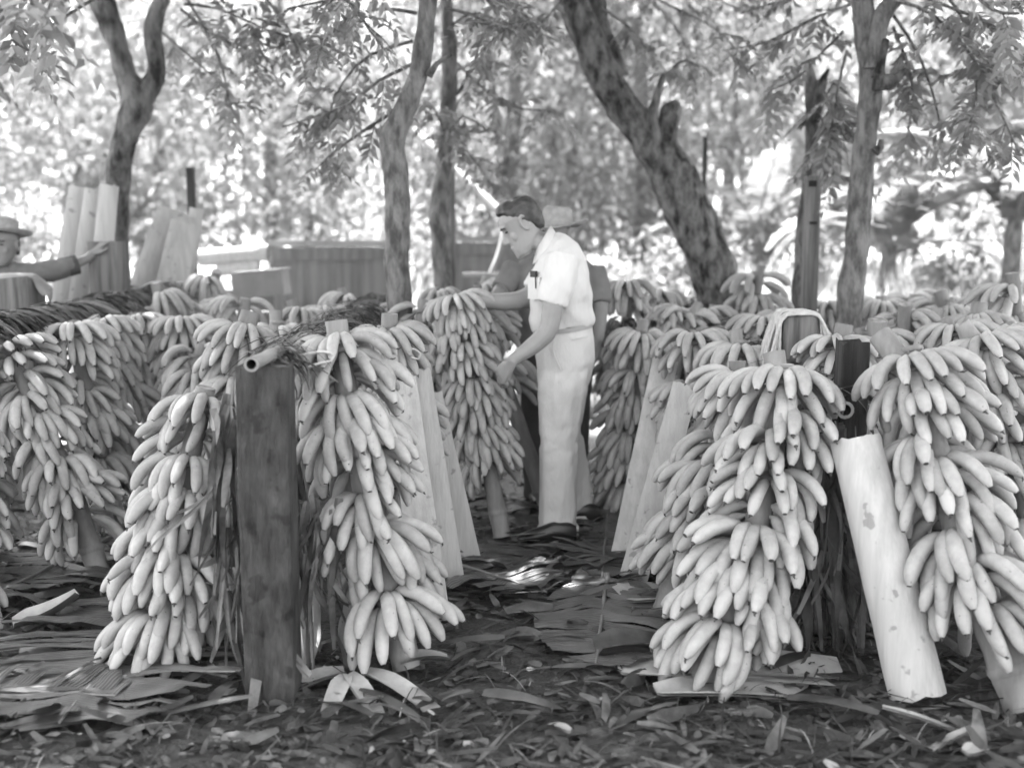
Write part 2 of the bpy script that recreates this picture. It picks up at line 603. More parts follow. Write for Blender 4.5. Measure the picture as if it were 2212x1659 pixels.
def grass():
    g = np.random.default_rng(3)
    n = 52000
    x = g.uniform(-13, 13, n)
    y = 9.6 + 9 * g.uniform(0, 1, n) ** 1.3
    h = g.uniform(.35, .8, n) * (1 + .45 * np.clip((y - 10) / 4, 0, 1)) * np.where(x > 2.5, 1.25, 1.0)
    a = g.uniform(0, 2 * np.pi, n)
    w = g.uniform(.008, .022, n)
    d = np.stack([np.cos(a), np.sin(a), 0 * a], 1)
    s = np.stack([-np.sin(a), np.cos(a), 0 * a], 1) * w[:, None]
    b = np.stack([x, y, 0 * x - .02], 1)
    lean = g.uniform(.1, .6, n)[:, None]
    m = b + np.array([0, 0, 1]) * (h * .6)[:, None] + d * lean * (h * .3)[:, None]
    t = b + np.array([0, 0, 1]) * (h * .95)[:, None] + d * lean * h[:, None]
    vs = np.stack([b - s, b + s, m - s, m + s, t], 1).reshape(-1, 3)
    k = np.arange(n)[:, None, None] * 5
    tr = (k + np.array([[0, 1, 3], [0, 3, 2], [2, 3, 4]])[None]).reshape(-1, 3)
    o = np_obj('tall_grass', (vs, tr), 'grass')
    tag(o, 'tall sunlit grass of the clearing behind the stacks', 'grass', kind='stuff')
grass()

def crown_leaves(c, r, n, size, seed, clump=.55, hollow=.2):
    g = np.random.default_rng(seed)
    nc = max(8, n // 70)
    u = nrm(g.normal(0, 1, (nc, 3)))
    rad = g.uniform(hollow, 1, nc) ** .6
    cc = np.array(c) + u * rad[:, None] * np.array(r)
    cr = g.uniform(.5, 1.2, nc) * clump
    k = g.integers(0, nc, n)
    P = cc[k] + g.normal(0, .5, (n, 3)) * cr[k][:, None]
    out = nrm(P - cc[k] + 1e-6)
    D = out * .6 + g.normal(0, .6, (n, 3)) + np.array([0, 0, -.35])
    N = np.array([0, 0, .9]) + out * .6 + g.normal(0, .45, (n, 3))
    L = size * g.uniform(.6, 1.3, n)
    return leaf_arrays(P, D, N, L, L * g.uniform(.32, .5, n))

def far_tree(x, y, h, cr, n, size, seed, label, m='leaf_far', low=.3, name='background_tree'):
    root = empty(name, (x, y, 0), label, 'tree', 'trees beyond the clearing')
    q = random.Random(seed)
    mb = MB()
    pts = [(V(x, y, -.1), .16), (V(x + q.uniform(-.2, .2), y, h * .35), .13), (V(x + q.uniform(-.5, .5), y, h * .8), .05)]
    pp, rr = smooth_path(pts, .5)
    mb.tube(pp, rr, 8, jit=.15)
    for k in range(4):
        a = q.uniform(0, 6.28)
        z = h * q.uniform(.3, .6)
        mb.tube([V(x, y, z), V(x + math.cos(a) * cr * .4, y + math.sin(a) * cr * .4, z + h * .12), V(x + math.cos(a) * cr * .7, y + math.sin(a) * cr * .7, z + h * .2)], [.06, .045, .02], 6)
    mb.build('trunk', 'bark', root)
    zc = h * (1 + low) / 2
    np_obj('crown', crown_leaves((x, y, zc), (cr, cr, h * (1 - low) / 2), n, size, seed, clump=cr * .36), m, root)
    return root

FT = [  # x, y, height, crown radius, leaves, leaf size, material, low, label
    (-9.6, 19, 8.5, 3.0, 3800, .2, 'leaf_far', .12, 'hazy pale tree at the far edge of the clearing, beyond the hatted man'),
    (-7.3, 24, 9.5, 2.9, 3400, .22, 'leaf_far', .15, 'tall pale tree seen just right of the left forked trunk'),
    (-4.2, 21, 7.5, 2.7, 3400, .2, 'leaf_far', .1, 'pale round tree beyond the thin metal stake'),
    (-2.0, 26, 9.5, 3.0, 3400, .22, 'leaf_far', .12, 'tall pale tree beyond the left wooden tank'),
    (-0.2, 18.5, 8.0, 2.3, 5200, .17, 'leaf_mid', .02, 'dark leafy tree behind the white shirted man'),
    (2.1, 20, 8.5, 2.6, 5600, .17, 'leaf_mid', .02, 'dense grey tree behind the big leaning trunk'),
    (4.4, 24, 9.5, 2.8, 3600, .2, 'leaf_far', .1, 'pale tree in the gap between leaning trunk and square post'),
    (6.6, 19, 8.0, 2.7, 4200, .2, 'leaf_far', .08, 'bright tree beyond the broken-topped thin trunk'),
    (9.3, 17.5, 8.5, 3.0, 4200, .2, 'leaf_mid', .05, 'leafy tree at the far right behind the banana plants'),
    (-13.0, 26, 10, 3.5, 3200, .24, 'leaf_far', .1, 'tall faint tree at the far left edge of the wood'),
    (0.8, 30, 12, 4.0, 3600, .26, 'leaf_far', .1, 'tallest tree standing at the back of the wood'),
    (7.8, 30, 12, 4.2, 3600, .26, 'leaf_far', .1, 'large pale tree at the back right of the wood'),
    (-5.8, 33, 12, 4.4, 3600, .26, 'leaf_far', .1, 'large pale tree at the back left of the wood'),
    (13.0, 24, 11, 4.0, 3200, .25, 'leaf_far', .08, 'large tree beyond the right edge of the banana plants'),
]
for i, (x, y, h, cr, n, s, m, low, lab) in enumerate(FT):
    far_tree(x, y, h, cr, int(n * 1.5), s * 1.15, 100 + i, lab, m, low)
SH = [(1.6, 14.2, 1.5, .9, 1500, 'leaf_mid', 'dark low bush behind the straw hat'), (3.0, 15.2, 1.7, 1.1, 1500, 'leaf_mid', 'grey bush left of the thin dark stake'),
      (-1.4, 15, 1.9, 1.1, 1300, 'leaf_far', 'pale bush showing between the two tanks'), (-6.2, 15.5, 1.9, 1.3, 1500, 'leaf_far', 'pale bush behind the boards against the left tree'),
      (5.8, 14.2, 1.6, 1.2, 1600, 'leaf_far', 'bright bush behind the square post'), (8.3, 13.6, 1.9, 1.3, 1600, 'leaf_far', 'bright weeds at the right edge of the clearing')]
for i, (x, y, h, cr, n, m, lab) in enumerate(SH):
    root = empty('bush', (x, y, 0), lab, 'bush', 'bushes of the clearing')
    mb = MB()
    q = random.Random(i)
    for k in range(6):
        a = q.uniform(0, 6.28)
        mb.tube([V(x, y, -.05), V(x + .3 * math.cos(a), y + .3 * math.sin(a), h * .5), V(x + .6 * math.cos(a), y + .6 * math.sin(a), h * .8)], [.02, .015, .006], 5)
    mb.build('stem', 'bark', root)
    np_obj('foliage', crown_leaves((x, y, h * .55), (cr, cr * .8, h * .5), n, .15, 300 + i, clump=.4), m, root)

def far_wood():
    g = np.random.default_rng(77)
    parts = []
    for k in range(46):
        x = -34 + 68 * k / 45 + g.uniform(-1, 1)
        y = g.uniform(33, 42)
        parts.append(crown_leaves((x, y, g.uniform(3, 9)), (3.2, 2, g.uniform(3.5, 6)), 2300, .48, 700 + k, clump=1.1, hollow=0))
    o = np_obj('distant_wood', cat_geo(parts), 'leaf_far', None, (0, 36, 0))
    tag(o, 'pale mass of woodland closing the view behind the clearing', 'woodland', kind='stuff')
far_wood()

# ------------------------------------------------------------------ banana plants
def blade(mb, p, d, L, W, curl, tear, q, segs=14):
    """a big arching leaf: two rows of slightly separate lamina strips on a midrib"""
    d = Vector(d).normalized()
    up = Vector((0, 0, 1)) - d * d.z
    up = up.normalized() if up.length > .05 else Vector((1, 0, 0))
    side = d.cross(up).normalized()
    pts, ups, sds = [], [], []
    st = L / segs
    for i in range(segs + 1):
        pts.append(p.copy())
        ups.append(up.copy())
        sds.append(side.copy())
        m = Matrix.Rotation(-curl / segs, 3, side)
        d = (m @ d).normalized()
        up = (m @ up).normalized()
        p = p + d * st
    mb.tube(pts, [.022 * (1 - .8 * i / segs) for i in range(segs + 1)], 6, mi=1)
    for sg in (-1, 1):
        for i in range(1, segs):
            t0, t1 = i / segs, (i + 1) / segs
            w0 = W * .5 * math.sin(math.pi * min(.97, .12 + .85 * t0)) ** .6
            w1 = W * .5 * math.sin(math.pi * min(.97, .12 + .85 * t1)) ** .6
            dr = q.uniform(-.25, .1) if q.random() < tear else -.05
            a0, a1 = pts[i], pts[i + 1]
            gap = .12 if q.random() < tear else 0
            b0 = a0 + (sds[i] * sg) * w0 + ups[i] * w0 * (.25 + dr) + (a1 - a0) * gap
            b1 = a1 + (sds[i + 1] * sg) * w1 + ups[i + 1] * w1 * (.25 + dr) - (a1 - a0) * gap
            mid0 = a0.lerp(b0, .55) + ups[i] * w0 * .09
            mid1 = a1.lerp(b1, .55) + ups[i + 1] * w1 * .09
            mb.add([a0, mid0, b0, b1, mid1, a1], [(0, 1, 4, 5), (1, 2, 3, 4)], 0)

BP = [(5.3, 12.4, 2.0, 11, 'tall banana plant with bright arching leaves at the right edge'),
      (4.3, 13.4, 1.7, 12, 'banana plant with broad leaves just right of the forked tree'),
      (6.8, 12.9, 2.2, 13, 'banana plant partly cut by the right edge of the picture'),
      (3.3, 16.0, 1.6, 14, 'small banana plant deep in the clearing beyond the leaning trunk')]
for x, y, h, sd_, lab in BP:
    q = random.Random(sd_)
    root = empty('banana_plant', (x, y, 0), lab, 'banana plant', 'banana plants of the clearing')
    mb = MB()
    pp, rr = smooth_path([(V(x, y, -.05), .12), (V(x + .05, y, h * .5), .10), (V(x + .08, y, h), .07)], .25)
    mb.tube(pp, rr, 10, jit=.1)
    mb.build('trunk', 'bark', root)
    for k in range(9):
        a = k * 2.4 + q.uniform(-.3, .3)
        el = q.uniform(.5, 1.25)
        mb = MB()
        blade(mb, V(x + .08, y, h - .05 - .05 * k), V(math.cos(a) * math.cos(el), math.sin(a) * math.cos(el), math.sin(el)), q.uniform(1.5, 2.1), q.uniform(.42, .6), q.uniform(.9, 1.9), .5, q)
        mb.build('leaf', ['leaf_mid', 'rib'], root)

# ------------------------------------------------------------------ the shade trees
def trunk(mb, pts, d, jit=.10, n=16, step=.07, mi=0, dd=0.0, flare=True):
    """pts: (px, py, width) at distance d (+dd per metre of height)"""
    P = []
    for x, y, w in pts:
        p = at(x, y, d)
        p.y += dd * p.z
        P.append((p, pm(w, d) / 2))
    if flare and P[0][0].z > 0.02:
        b = P[0][0].copy()
        P.insert(0, (V(b.x, b.y, -.08), P[0][1] * 1.2))
    pp, rr = smooth_path(P, step)
    mb.tube(pp, rr, n, ref=(0, -1, 0), jit=jit, jscale=7)
    return pp

def boughs(twigs, geo, lst, seed, leafL=.075, leafW=.028, per_m=11, ln=.26):
    """drooping twigs carrying pinnate leaves; lst: (distance, [(px,py),...])"""
    q = random.Random(seed)
    g = np.random.default_rng(seed)
    B, D, Ln = [], [], []
    for d, pts in lst:
        P = [(at(x, y, d + .25 * i * q.uniform(-1, 1)), .011 * (1 - .75 * i / len(pts))) for i, (x, y) in enumerate(pts)]
        pp, rr = smooth_path(P, .08)
        twigs.tube(pp, rr, 5)
        ll = sum((pp[i + 1] - pp[i]).length for i in range(len(pp) - 1))
        for k in range(int(ll * per_m) + 2):
            t = q.uniform(.12, 1) * (len(pp) - 1)
            i = min(int(t), len(pp) - 2)
            p = pp[i].lerp(pp[i + 1], t - i)
            tn = (pp[i + 1] - pp[i]).normalized()
            dr = tn * q.uniform(.1, .8) + V(q.gauss(0, .7), q.gauss(0, .7), q.gauss(-.25, .45))
            B.append(p)
            D.append(dr.normalized())
            Ln.append(ln * q.uniform(.6, 1.2))
            if q.random() < .3:
                twigs.tube([p, p + dr.normalized() * .12, p + dr.normalized() * .2 + V(0, 0, -.02)], [.004, .003, .0015], 4)
    geo.append(compound(np.array(B), np.array(D), np.array(Ln), 6, leafL, leafW, .3, seed))

def overhead(geo, twigs, top, c, r, n, seed, L=.14, W=.056):
    """the crown above the picture: pinnate leaves in clumps, with limbs running up into it"""
    g = np.random.default_rng(seed)
    nc = 26
    u = nrm(g.normal(0, 1, (nc, 3)))
    cc = np.array(c) + u * (g.uniform(.1, 1, nc) ** .45)[:, None] * np.array(r)
    k = g.integers(0, nc, n)
    B = cc[k] + g.normal(0, .42, (n, 3)) * np.array([1, 1, .6])
    keep = B[:, 2] > 1.5 + .215 * np.maximum(B[:, 1], 0) + .42      # stays above the picture: hanging boughs are added one by one
    for tgt, gap_r in ((gr(1405, 1310), .30), (gr(1150, 1275), .25)):     # gaps that let a few flecks of sun through
        w_ = B - np.array(tgt)
        al = w_ @ np.array(SUN_DIR)
        keep &= np.linalg.norm(w_ - al[:, None] * np.array(SUN_DIR)[None], axis=1) > gap_r
    B = B[keep]
    D = g.normal(0, 1, (len(B), 3)) * np.array([1, 1, .35]) + np.array([0, 0, -.1])
    geo.append(compound(B, D, g.uniform(.25, .42, len(B)), 6, L, W, .25, seed))
    for p in cc[::2]:
        a = Vector(top)
        b = Vector(p)
        twigs.tube([a, a.lerp(b, .5) + V(0, 0, .15), b], [.05, .03, .01], 6)

TREES = []
def shade_tree(label, bark, base, parts, bl, over, seed, leafL=.075, leafW=.028, stubs=(), per_m=9, lmat='leaf'):
    root = empty('shade_tree', base, label, 'tree', 'trees standing among the stacks')
    mb = MB()
    top = None
    for i, (d, pts, *dd) in enumerate(parts):
        pp = trunk(mb, pts, d, jit=.17, step=.035, n=30 if i == 0 else 22, flare=(i == 0), dd=dd[0] if dd else 0)
        if top is None or pp[-1].z > top.z:
            top = pp[-1]
    mb.build('trunk', bark, root)
    for d, pts in stubs:
        ms = MB()
        trunk(ms, pts, d, jit=.35, n=10, step=.03, flare=False)
        ms.build('broken_branch', 'bark_dark', root)
    tw, geo = MB(), []
    boughs(tw, geo, bl, seed, leafL, leafW, per_m)
    if over:
        for k, (c, r, n) in enumerate(over):
            overhead(geo, tw, top, c, r, int(n * 1.45), seed + 17 + k)
    tw.build('twigs', 'bark', root)
    np_obj('crown', cat_geo(geo), lmat, root)

shade_tree('forked tree with dark blotched bark behind the stump under the hatted man\'s hand', 'bark_mix', (-2.75, 8, 0),
    [(8.0, [(248, 690, 58), (252, 600, 54), (254, 502, 50), (256, 368, 50), (276, 285, 52), (294, 222, 70), (272, 165, 46), (258, 110, 42), (235, 40, 50), (216, -10, 52), (180, -140, 46)]),
     (8.0, [(296, 235, 50), (322, 190, 44), (338, 155, 38), (331, 77, 38), (343, 17, 34), (380, -80, 32), (420, -200, 26)])],
    [(7.4, [(390, 20), (440, 60), (520, 110), (600, 170)]), (7.2, [(400, 10), (470, 20), (590, 70), (680, 90)]), (7.6, [(400, -10), (470, 120), (500, 240)]),
     (7.0, [(200, 0), (120, 50), (40, 110), (-20, 180)]), (8.3, [(350, 70), (430, 140), (500, 200)]), (7.2, [(560, -20), (620, 60), (660, 150)]),
     (3.9, [(60, -70), (66, -20), (70, 30)]), (3.9, [(140, -90), (135, -40), (140, 0)]), (4.2, [(-30, -40), (10, 0), (20, 40)])],
    [((-3.6, 6.3, 5.0), (2.6, 2.6, 1.4), 900), ((-2.2, 9.3, 6.0), (2.2, 1.8, 1.3), 650)], 501)
shade_tree('knobbly trunk bent at a dark knot, left of the white shirted man', 'bark', (-0.62, 6.3, 0),
    [(6.3, [(868, 730, 55), (860, 620, 54), (858, 536, 54), (859, 450, 53), (858, 390, 54), (848, 330, 54), (849, 295, 55), (866, 255, 46), (880, 225, 46), (906, 151, 41), (920, 50, 38), (926, -20, 37), (938, -160, 36), (960, -330, 30)])],
    [(6.5, [(890, 140), (820, 175), (760, 220), (690, 250), (610, 275)]), (6.5, [(900, 30), (820, 20), (740, 50), (690, 110)]), (6.6, [(870, 230), (790, 280), (720, 330), (680, 370)]),
     (6.6, [(890, 90), (800, 120), (740, 180), (700, 280)]), (6.1, [(930, -20), (840, -20), (720, 0), (620, 20)]), (6.7, [(960, 20), (1010, 30), (1090, 60), (1150, 40)]),
     (5.6, [(700, -30), (760, 10), (800, 70)]), (6.6, [(940, -30), (1040, -10), (1120, 20)])],
    [((-0.7, 4.9, 4.6), (2.3, 2.2, 1.2), 900), ((.6, 7.3, 5.2), (2.2, 1.8, 1.2), 650)], 502, stubs=[(6.25, [(925, 165, 18), (944, 138, 13), (975, 118, 9)])])
shade_tree('thin straight trunk tufted with leaves, beside the hose and right tank', 'bark', (-0.5, 8.4, 0),
    [(8.4, [(957, 680, 38), (955, 560, 41), (950, 470, 44), (958, 370, 35), (964, 300, 32), (972, 167, 35), (971, 100, 34), (966, 40, 26), (960, -80, 24), (962, -200, 20)])],
    [(8.2, [(972, 120), (1030, 180), (1100, 230), (1190, 240)]), (8.2, [(966, 300), (1000, 250), (1060, 290)]), (8.1, [(966, 300), (940, 240), (920, 220)]), (8.3, [(966, 310), (1010, 330), (1060, 400)]),
     (8.2, [(970, 60), (1030, 30), (1120, 80)]), (8.4, [(966, 305), (990, 220), (1010, 200)]), (8.5, [(975, 160), (1050, 130), (1130, 160)])],
    [((-.4, 9.6, 6.3), (2.0, 1.5, 1.2), 420)], 503, stubs=[(8.35, [(985, 205, 12), (998, 190, 10), (1010, 165, 8)])], per_m=13)
shade_tree('big leaning tree with rough black and grey mottled bark', 'bark_dark', (1.6, 8, 0),
    [(8.0, [(1578, 730, 104), (1568, 690, 98), (1546, 600, 98), (1522, 530, 100), (1478, 435, 104), (1436, 350, 92), (1388, 285, 74), (1336, 218, 70), (1300, 151, 70), (1271, 84, 68), (1233, 0, 62), (1200, -80, 58), (1150, -220, 52), (1100, -380, 46)]),
     (8.12, [(1335, 170, 44), (1308, 90, 40), (1294, 30, 38), (1292, -40, 36), (1310, -200, 32)])],
    [(7.9, [(1300, 20), (1360, 60), (1420, 140)]), (7.6, [(1230, -20), (1180, 40), (1120, 90)]), (8.4, [(1310, -60), (1420, 0), (1540, 60), (1620, 140)]), (8.6, [(1320, -90), (1480, -30), (1640, 40)]),
     (8.2, [(1430, 170), (1480, 130), (1540, 160)]), (8.8, [(1340, -60), (1460, 60), (1500, 180)])],
    [((.3, 7.2, 6.2), (2.3, 2.2, 1.3), 800), ((2.2, 9.4, 6.8), (2.2, 1.6, 1.4), 600)], 504,
    stubs=[(7.95, [(1432, 340, 56), (1444, 270, 42), (1447, 228, 38), (1444, 222, 30)]), (7.9, [(1420, 310, 26), (1408, 260, 24), (1422, 200, 18), (1434, 162, 12)])])
shade_tree('smooth grey forked tree with a broken black stub, right of the square post', 'bark', (1.92, 6.6, 0),
    [(6.6, [(1826, 760, 56), (1830, 719, 54), (1838, 630, 56), (1854, 502, 52), (1857, 419, 52), (1866, 335, 48), (1876, 251, 47), (1884, 167, 52), (1874, 84, 54), (1861, 0, 44), (1848, -100, 40), (1830, -280, 34)]),
     (6.55, [(1884, 150, 40), (1893, 80, 40), (1906, 35, 37), (1938, -5, 32), (2010, -60, 28), (2120, -160, 24)])],
    [(6.4, [(1930, 0), (2010, 30), (2090, 110), (2150, 220), (2200, 330)]), (6.2, [(1960, -20), (2060, 20), (2150, 60), (2215, 130)]), (6.6, [(1920, 20), (1980, 110), (2020, 220), (2040, 330)]),
     (7.0, [(1820, 70), (1780, 110), (1720, 170), (1650, 200)]), (7.2, [(1840, 10), (1760, 40), (1660, 90), (1560, 110)]), (7.2, [(1830, 110), (1810, 190), (1800, 300), (1800, 380)]),
     (6.0, [(2060, -60), (2140, 20), (2200, 30)]), (6.9, [(1930, 60), (1970, 180), (1960, 300)]), (6.3, [(2020, -40), (2090, 60), (2110, 190), (2090, 300)]), (7.0, [(1780, 200), (1800, 250), (1780, 330)]), (7.4, [(1830, -30), (1700, 0), (1600, 30)])],
    [((2.6, 5.2, 4.9), (2.5, 2.4, 1.3), 900), ((4.6, 7.6, 5.6), (2.4, 2.2, 1.4), 650)], 505, leafL=.085, leafW=.032, per_m=9,
    stubs=[(6.5, [(1888, 178, 34), (1916, 178, 30), (1938, 168, 20), (1958, 150, 10)]), (6.5, [(1896, 170, 22), (1908, 120, 18), (1914, 85, 14)]), (6.5, [(1890, 330, 18), (1902, 318, 14), (1904, 302, 8)])])
shade_tree('thin trunk with a broken jagged top, behind the square notched post', 'bark', (1.87, 7.6, 0),
    [(7.5, [(1726, 710, 32), (1728, 600, 31), (1736, 480, 31), (1749, 380, 29), (1753, 300, 27), (1753, 200, 27), (1751, 160, 20), (1750, 138, 9)])],
    [(7.4, [(1766, 260), (1800, 180), (1830, 200)]), (7.4, [(1766, 240), (1790, 300), (1780, 360)])],
    None, 506, leafL=.12, leafW=.055, stubs=[(7.45, [(1760, 265, 18), (1770, 210, 22), (1782, 165, 14), (1790, 150, 6)])], per_m=7)


# ================================================================== racks: posts, bamboo rails, covers of dried leaves
def post(root, p, w, dpt, h, m, name='post', tilt=(0, 0), jit=.012, top_jit=.0):
    """a hewn post: many-sided rounded rectangle with uneven faces"""
    mb = MB()
    rings = []
    n = 28
    zs = [-.15] + [h * i / 14 for i in range(15)]
    for z in zs:
        ring = []
        for j in range(n):
            a = 2 * math.pi * (j + .5) / n
            x = math.copysign(abs(math.cos(a)) ** .14, math.cos(a)) * w / 2
            y = math.copysign(abs(math.sin(a)) ** .14, math.sin(a)) * dpt / 2
            q = V(x + tilt[0] * z, y + tilt[1] * z, z)
            k = 1 + jit * 8 * noise.noise(V(x * 20, y * 20, z * 2.5) + p) * .5
            q = V(tilt[0] * z + x * k, tilt[1] * z + y * k, z)
            if z >= h - .001 and top_jit:
                q.z += top_jit * noise.noise(V(x * 30, y * 30, 5) + p)
            ring.append(p + q)
        rings.append(ring)
    mb.rings(rings, False, True)
    return mb.build(name, m, root, smooth=False)

def bamboo(root, a, b, r, name='bamboo_rail'):
    mb = MB()
    a, b = Vector(a), Vector(b)
    L = (b - a).length
    t = (b - a) / L
    pts, rad = [], []
    k = int(L / .28)
    for i in range(k + 1):
        s = L * i / k
        for ds, f in ((-.012, 1), (0, 1.13), (.012, 1)):
            if 0 <= s + ds <= L:
                pts.append(a + t * (s + ds))
                rad.append(r * f)
    mb.tube(pts, rad, 14, cap0=False, cap1=True)
    fr = frames([a, b])[0]
    def rg(p, rr):
        return [p + (fr[1] * math.cos(6.28318 * j / 14) + fr[2] * math.sin(6.28318 * j / 14)) * rr for j in range(14)]
    mb.rings([rg(a, rad[0]), rg(a - t * .001, r * .72)], False, False, 0)
    mb.rings([rg(a - t * .001, r * .72), rg(a + t * .25, r * .66)], False, True, 1)
    return mb.build(name, ['bamboo', 'bamboo_inside'], root)

def leaf_cover(root, a, b, seed, n=420, wid=.26, m='dry_leaf', rise=.03, ws=1.0):
    """dried leaf strips laid over a rail, drooping to both sides"""
    q = random.Random(seed)
    mb = MB()
    a, b = Vector(a), Vector(b)
    t = (b - a).normalized()
    sd = t.cross(V(0, 0, 1)).normalized()
    for i in range(n):
        s = q.random()
        p = a.lerp(b, s) + sd * q.gauss(0, .03) + V(0, 0, rise + q.uniform(-.02, .05))
        sg = q.choice((-1, 1))
        d = sd * sg + t * q.gauss(0, .55) + V(0, 0, q.uniform(-.1, .35))
        mb.strip(p, d, V(0, 0, 1) + sd * q.gauss(0, .4), q.uniform(.5, 1.3) * wid, q.uniform(.008, .035) * ws, q.uniform(.7, 2.0), q.uniform(-1.2, 1.2), 5, .7)
    for i in range(n // 5):
        s = q.random()
        p = a.lerp(b, s) + sd * q.gauss(0, .06) + V(0, 0, rise + .03)
        mb.strip(p, t + sd * q.gauss(0, .5) + V(0, 0, q.uniform(-.1, .3)), V(0, 0, 1), q.uniform(.1, .35), q.uniform(.004, .012), q.uniform(.2, 1), q.uniform(-1, 1), 4, .7)
    o = mb.build('dry_leaf_cover', m, root, smooth=False)
    o['kind'] = 'stuff'
    return o

def hanging(root, spots, seed, m='dry_leaf'):
    """bundles of shrivelled leaves hanging down from a rail: (x, y, z, spread, length, n)"""
    q = random.Random(seed)
    mb = MB()
    for x, y, z, sp, ln, n in spots:
        for i in range(n):
            p = V(x + q.gauss(0, sp), y + q.gauss(0, sp * .7), z + q.uniform(-.25, .06))
            d = V(q.gauss(0, .16), q.gauss(0, .16), -1)
            mb.strip(p, d, V(q.gauss(0, 1), -1 + q.gauss(0, .6), 0), ln * q.uniform(.35, 1.1), q.uniform(.012, .05), q.gauss(0, .7), q.gauss(0, 2.4), 7, .6, fold=q.choice((0, .5, -.6)))
    o = mb.build('hanging_dry_leaves', m, root, smooth=False)
    o['kind'] = 'stuff'

# rack A, from the big front post straight back
XA = -.88
pA = gr(592, 1492)
zA = at(540, 795, pA.y - .08).z
rackA = empty('banana_rack', (pA.x, pA.y, 0), 'rack of bamboo rails on the wide weathered front post, covered in dried leaves', 'rack', 'racks the bunches lean on')
post(rackA, V(pA.x, pA.y, 0), .165, .15, zA, 'post_wood', tilt=(.0, 0), jit=.006)
bamboo(rackA, at(543, 787, pA.y - .22), V(XA, 7.9, 1.05), .021)
bamboo(rackA, at(520, 1018, pA.y + .02), V(XA - .10, 7.9, .58), .016)
bamboo(rackA, at(531, 1240, pA.y + .04), V(XA - .10, 7.9, .22), .016)
post(rackA, V(XA, 7.7, 0), .13, .12, 1.02, 'dark_wood')
leaf_cover(rackA, V(pA.x + .03, pA.y + .03, zA - .01), V(XA, 7.8, 1.06), 21, 1500, .15, 'dry_leaf', .015, .5)
hanging(rackA, [(pA.x - .13, pA.y + .08, .95, .03, .55, 34), (pA.x - .12, pA.y + .06, .55, .03, .5, 40), (XA, 4.6, .85, .06, .6, 40), (pA.x + .12, pA.y + .18, .6, .04, .5, 30)], 22)

# rack B, on the right, from the dark split post back past the roped stump
XB = 1.24
pB = V(at(1836, 745, 4.25).x, 4.25, 0)
rackB = empty('banana_rack', pB, 'rack of bamboo rails on the dark split post and the roped stump', 'rack', 'racks the bunches lean on')
post(rackB, pB, .105, .10, at(1836, 742, 4.25).z, 'dark_wood', tilt=(.01, 0), jit=.02, top_jit=.03)
sB = V(at(1722, 690, 5.0).x, 5.0, 0)
zS = at(1722, 683, 4.93).z
post(rackB, sB, .155, .14, zS, 'weathered_wood', jit=.012, top_jit=.008)
bamboo(rackB, at(1826, 886, 3.98), V(XB - .05, 8.4, .93), .028)
bamboo(rackB, at(1822, 1345, 4.05), V(XB - .05, 8.4, .32), .022)
leaf_cover(rackB, at(1800, 880, 4.2), V(XB, 8.2, 1.0), 31, 700, .26, 'dry_leaf')
hanging(rackB, [(pB.x - .10, 4.10, .78, .05, .6, 70), (pB.x - .12, 4.12, .42, .07, .45, 70), (pB.x - .03, 4.06, .5, .03, .5, 20), (XB - .1, 4.7, .9, .12, .8, 60)], 32)
mb = MB()   # wire round the split post
for z in (.96, .93):
    mb.tube([pB + V(.075 * math.cos(a), .072 * math.sin(a), z + .02 * math.sin(a * 1.3)) for a in [k * .35 for k in range(19)]], .003, 5)
mb.build('wire', 'dark_wood', rackB)

# rack C, along the left
rackC = empty('banana_rack', (-2.42, 5.0, 0), 'leaf-covered rack along the left, below the hatted man', 'rack', 'racks the bunches lean on')
bamboo(rackC, V(-2.42, 5.0, 1.02), V(-2.40, 9.0, 1.08), .03)
bamboo(rackC, V(-2.5, 4.4, .5), V(-2.5, 9.0, .5), .025)
post(rackC, V(-2.45, 5.1, 0), .13, .13, 1.0, 'dark_wood')
leaf_cover(rackC, V(-2.42, 5.2, 1.05), V(-2.38, 8.2, 1.10), 41, 1300, .24, 'dry_leaf_dark', .04)

# rack D across the end of the aisle
rackD = empty('banana_rack', (.2, 6.75, 0), 'dark post and cross rail behind the white shirted man', 'rack', 'racks the bunches lean on')
pD = V(at(1152, 900, 6.6).x, 6.6, 0)
post(rackD, pD, .10, .10, 1.0, 'dark_wood')
bamboo(rackD, V(-.55, 6.72, .92), V(1.15, 6.72, .92), .03)
post(rackD, V(.95, 6.65, 0), .10, .10, 1.0, 'dark_wood')
leaf_cover(rackD, V(-.5, 6.72, .96), V(1.1, 6.72, .96), 51, 160, .25, 'dry_leaf_dark')

# rack E, far right
rackE = empty('banana_rack', (3.0, 6.4, 0), 'rack hidden under the mass of bunches at the far right', 'rack', 'racks the bunches lean on')
bamboo(rackE, V(2.95, 5.0, .95), V(3.0, 9.0, .95), .03)
post(rackE, V(2.95, 5.3, 0), .12, .12, .98, 'dark_wood')
leaf_cover(rackE, V(2.95, 5.1, .98), V(3.0, 8.8, .98), 52, 200, .3, 'dry_leaf')

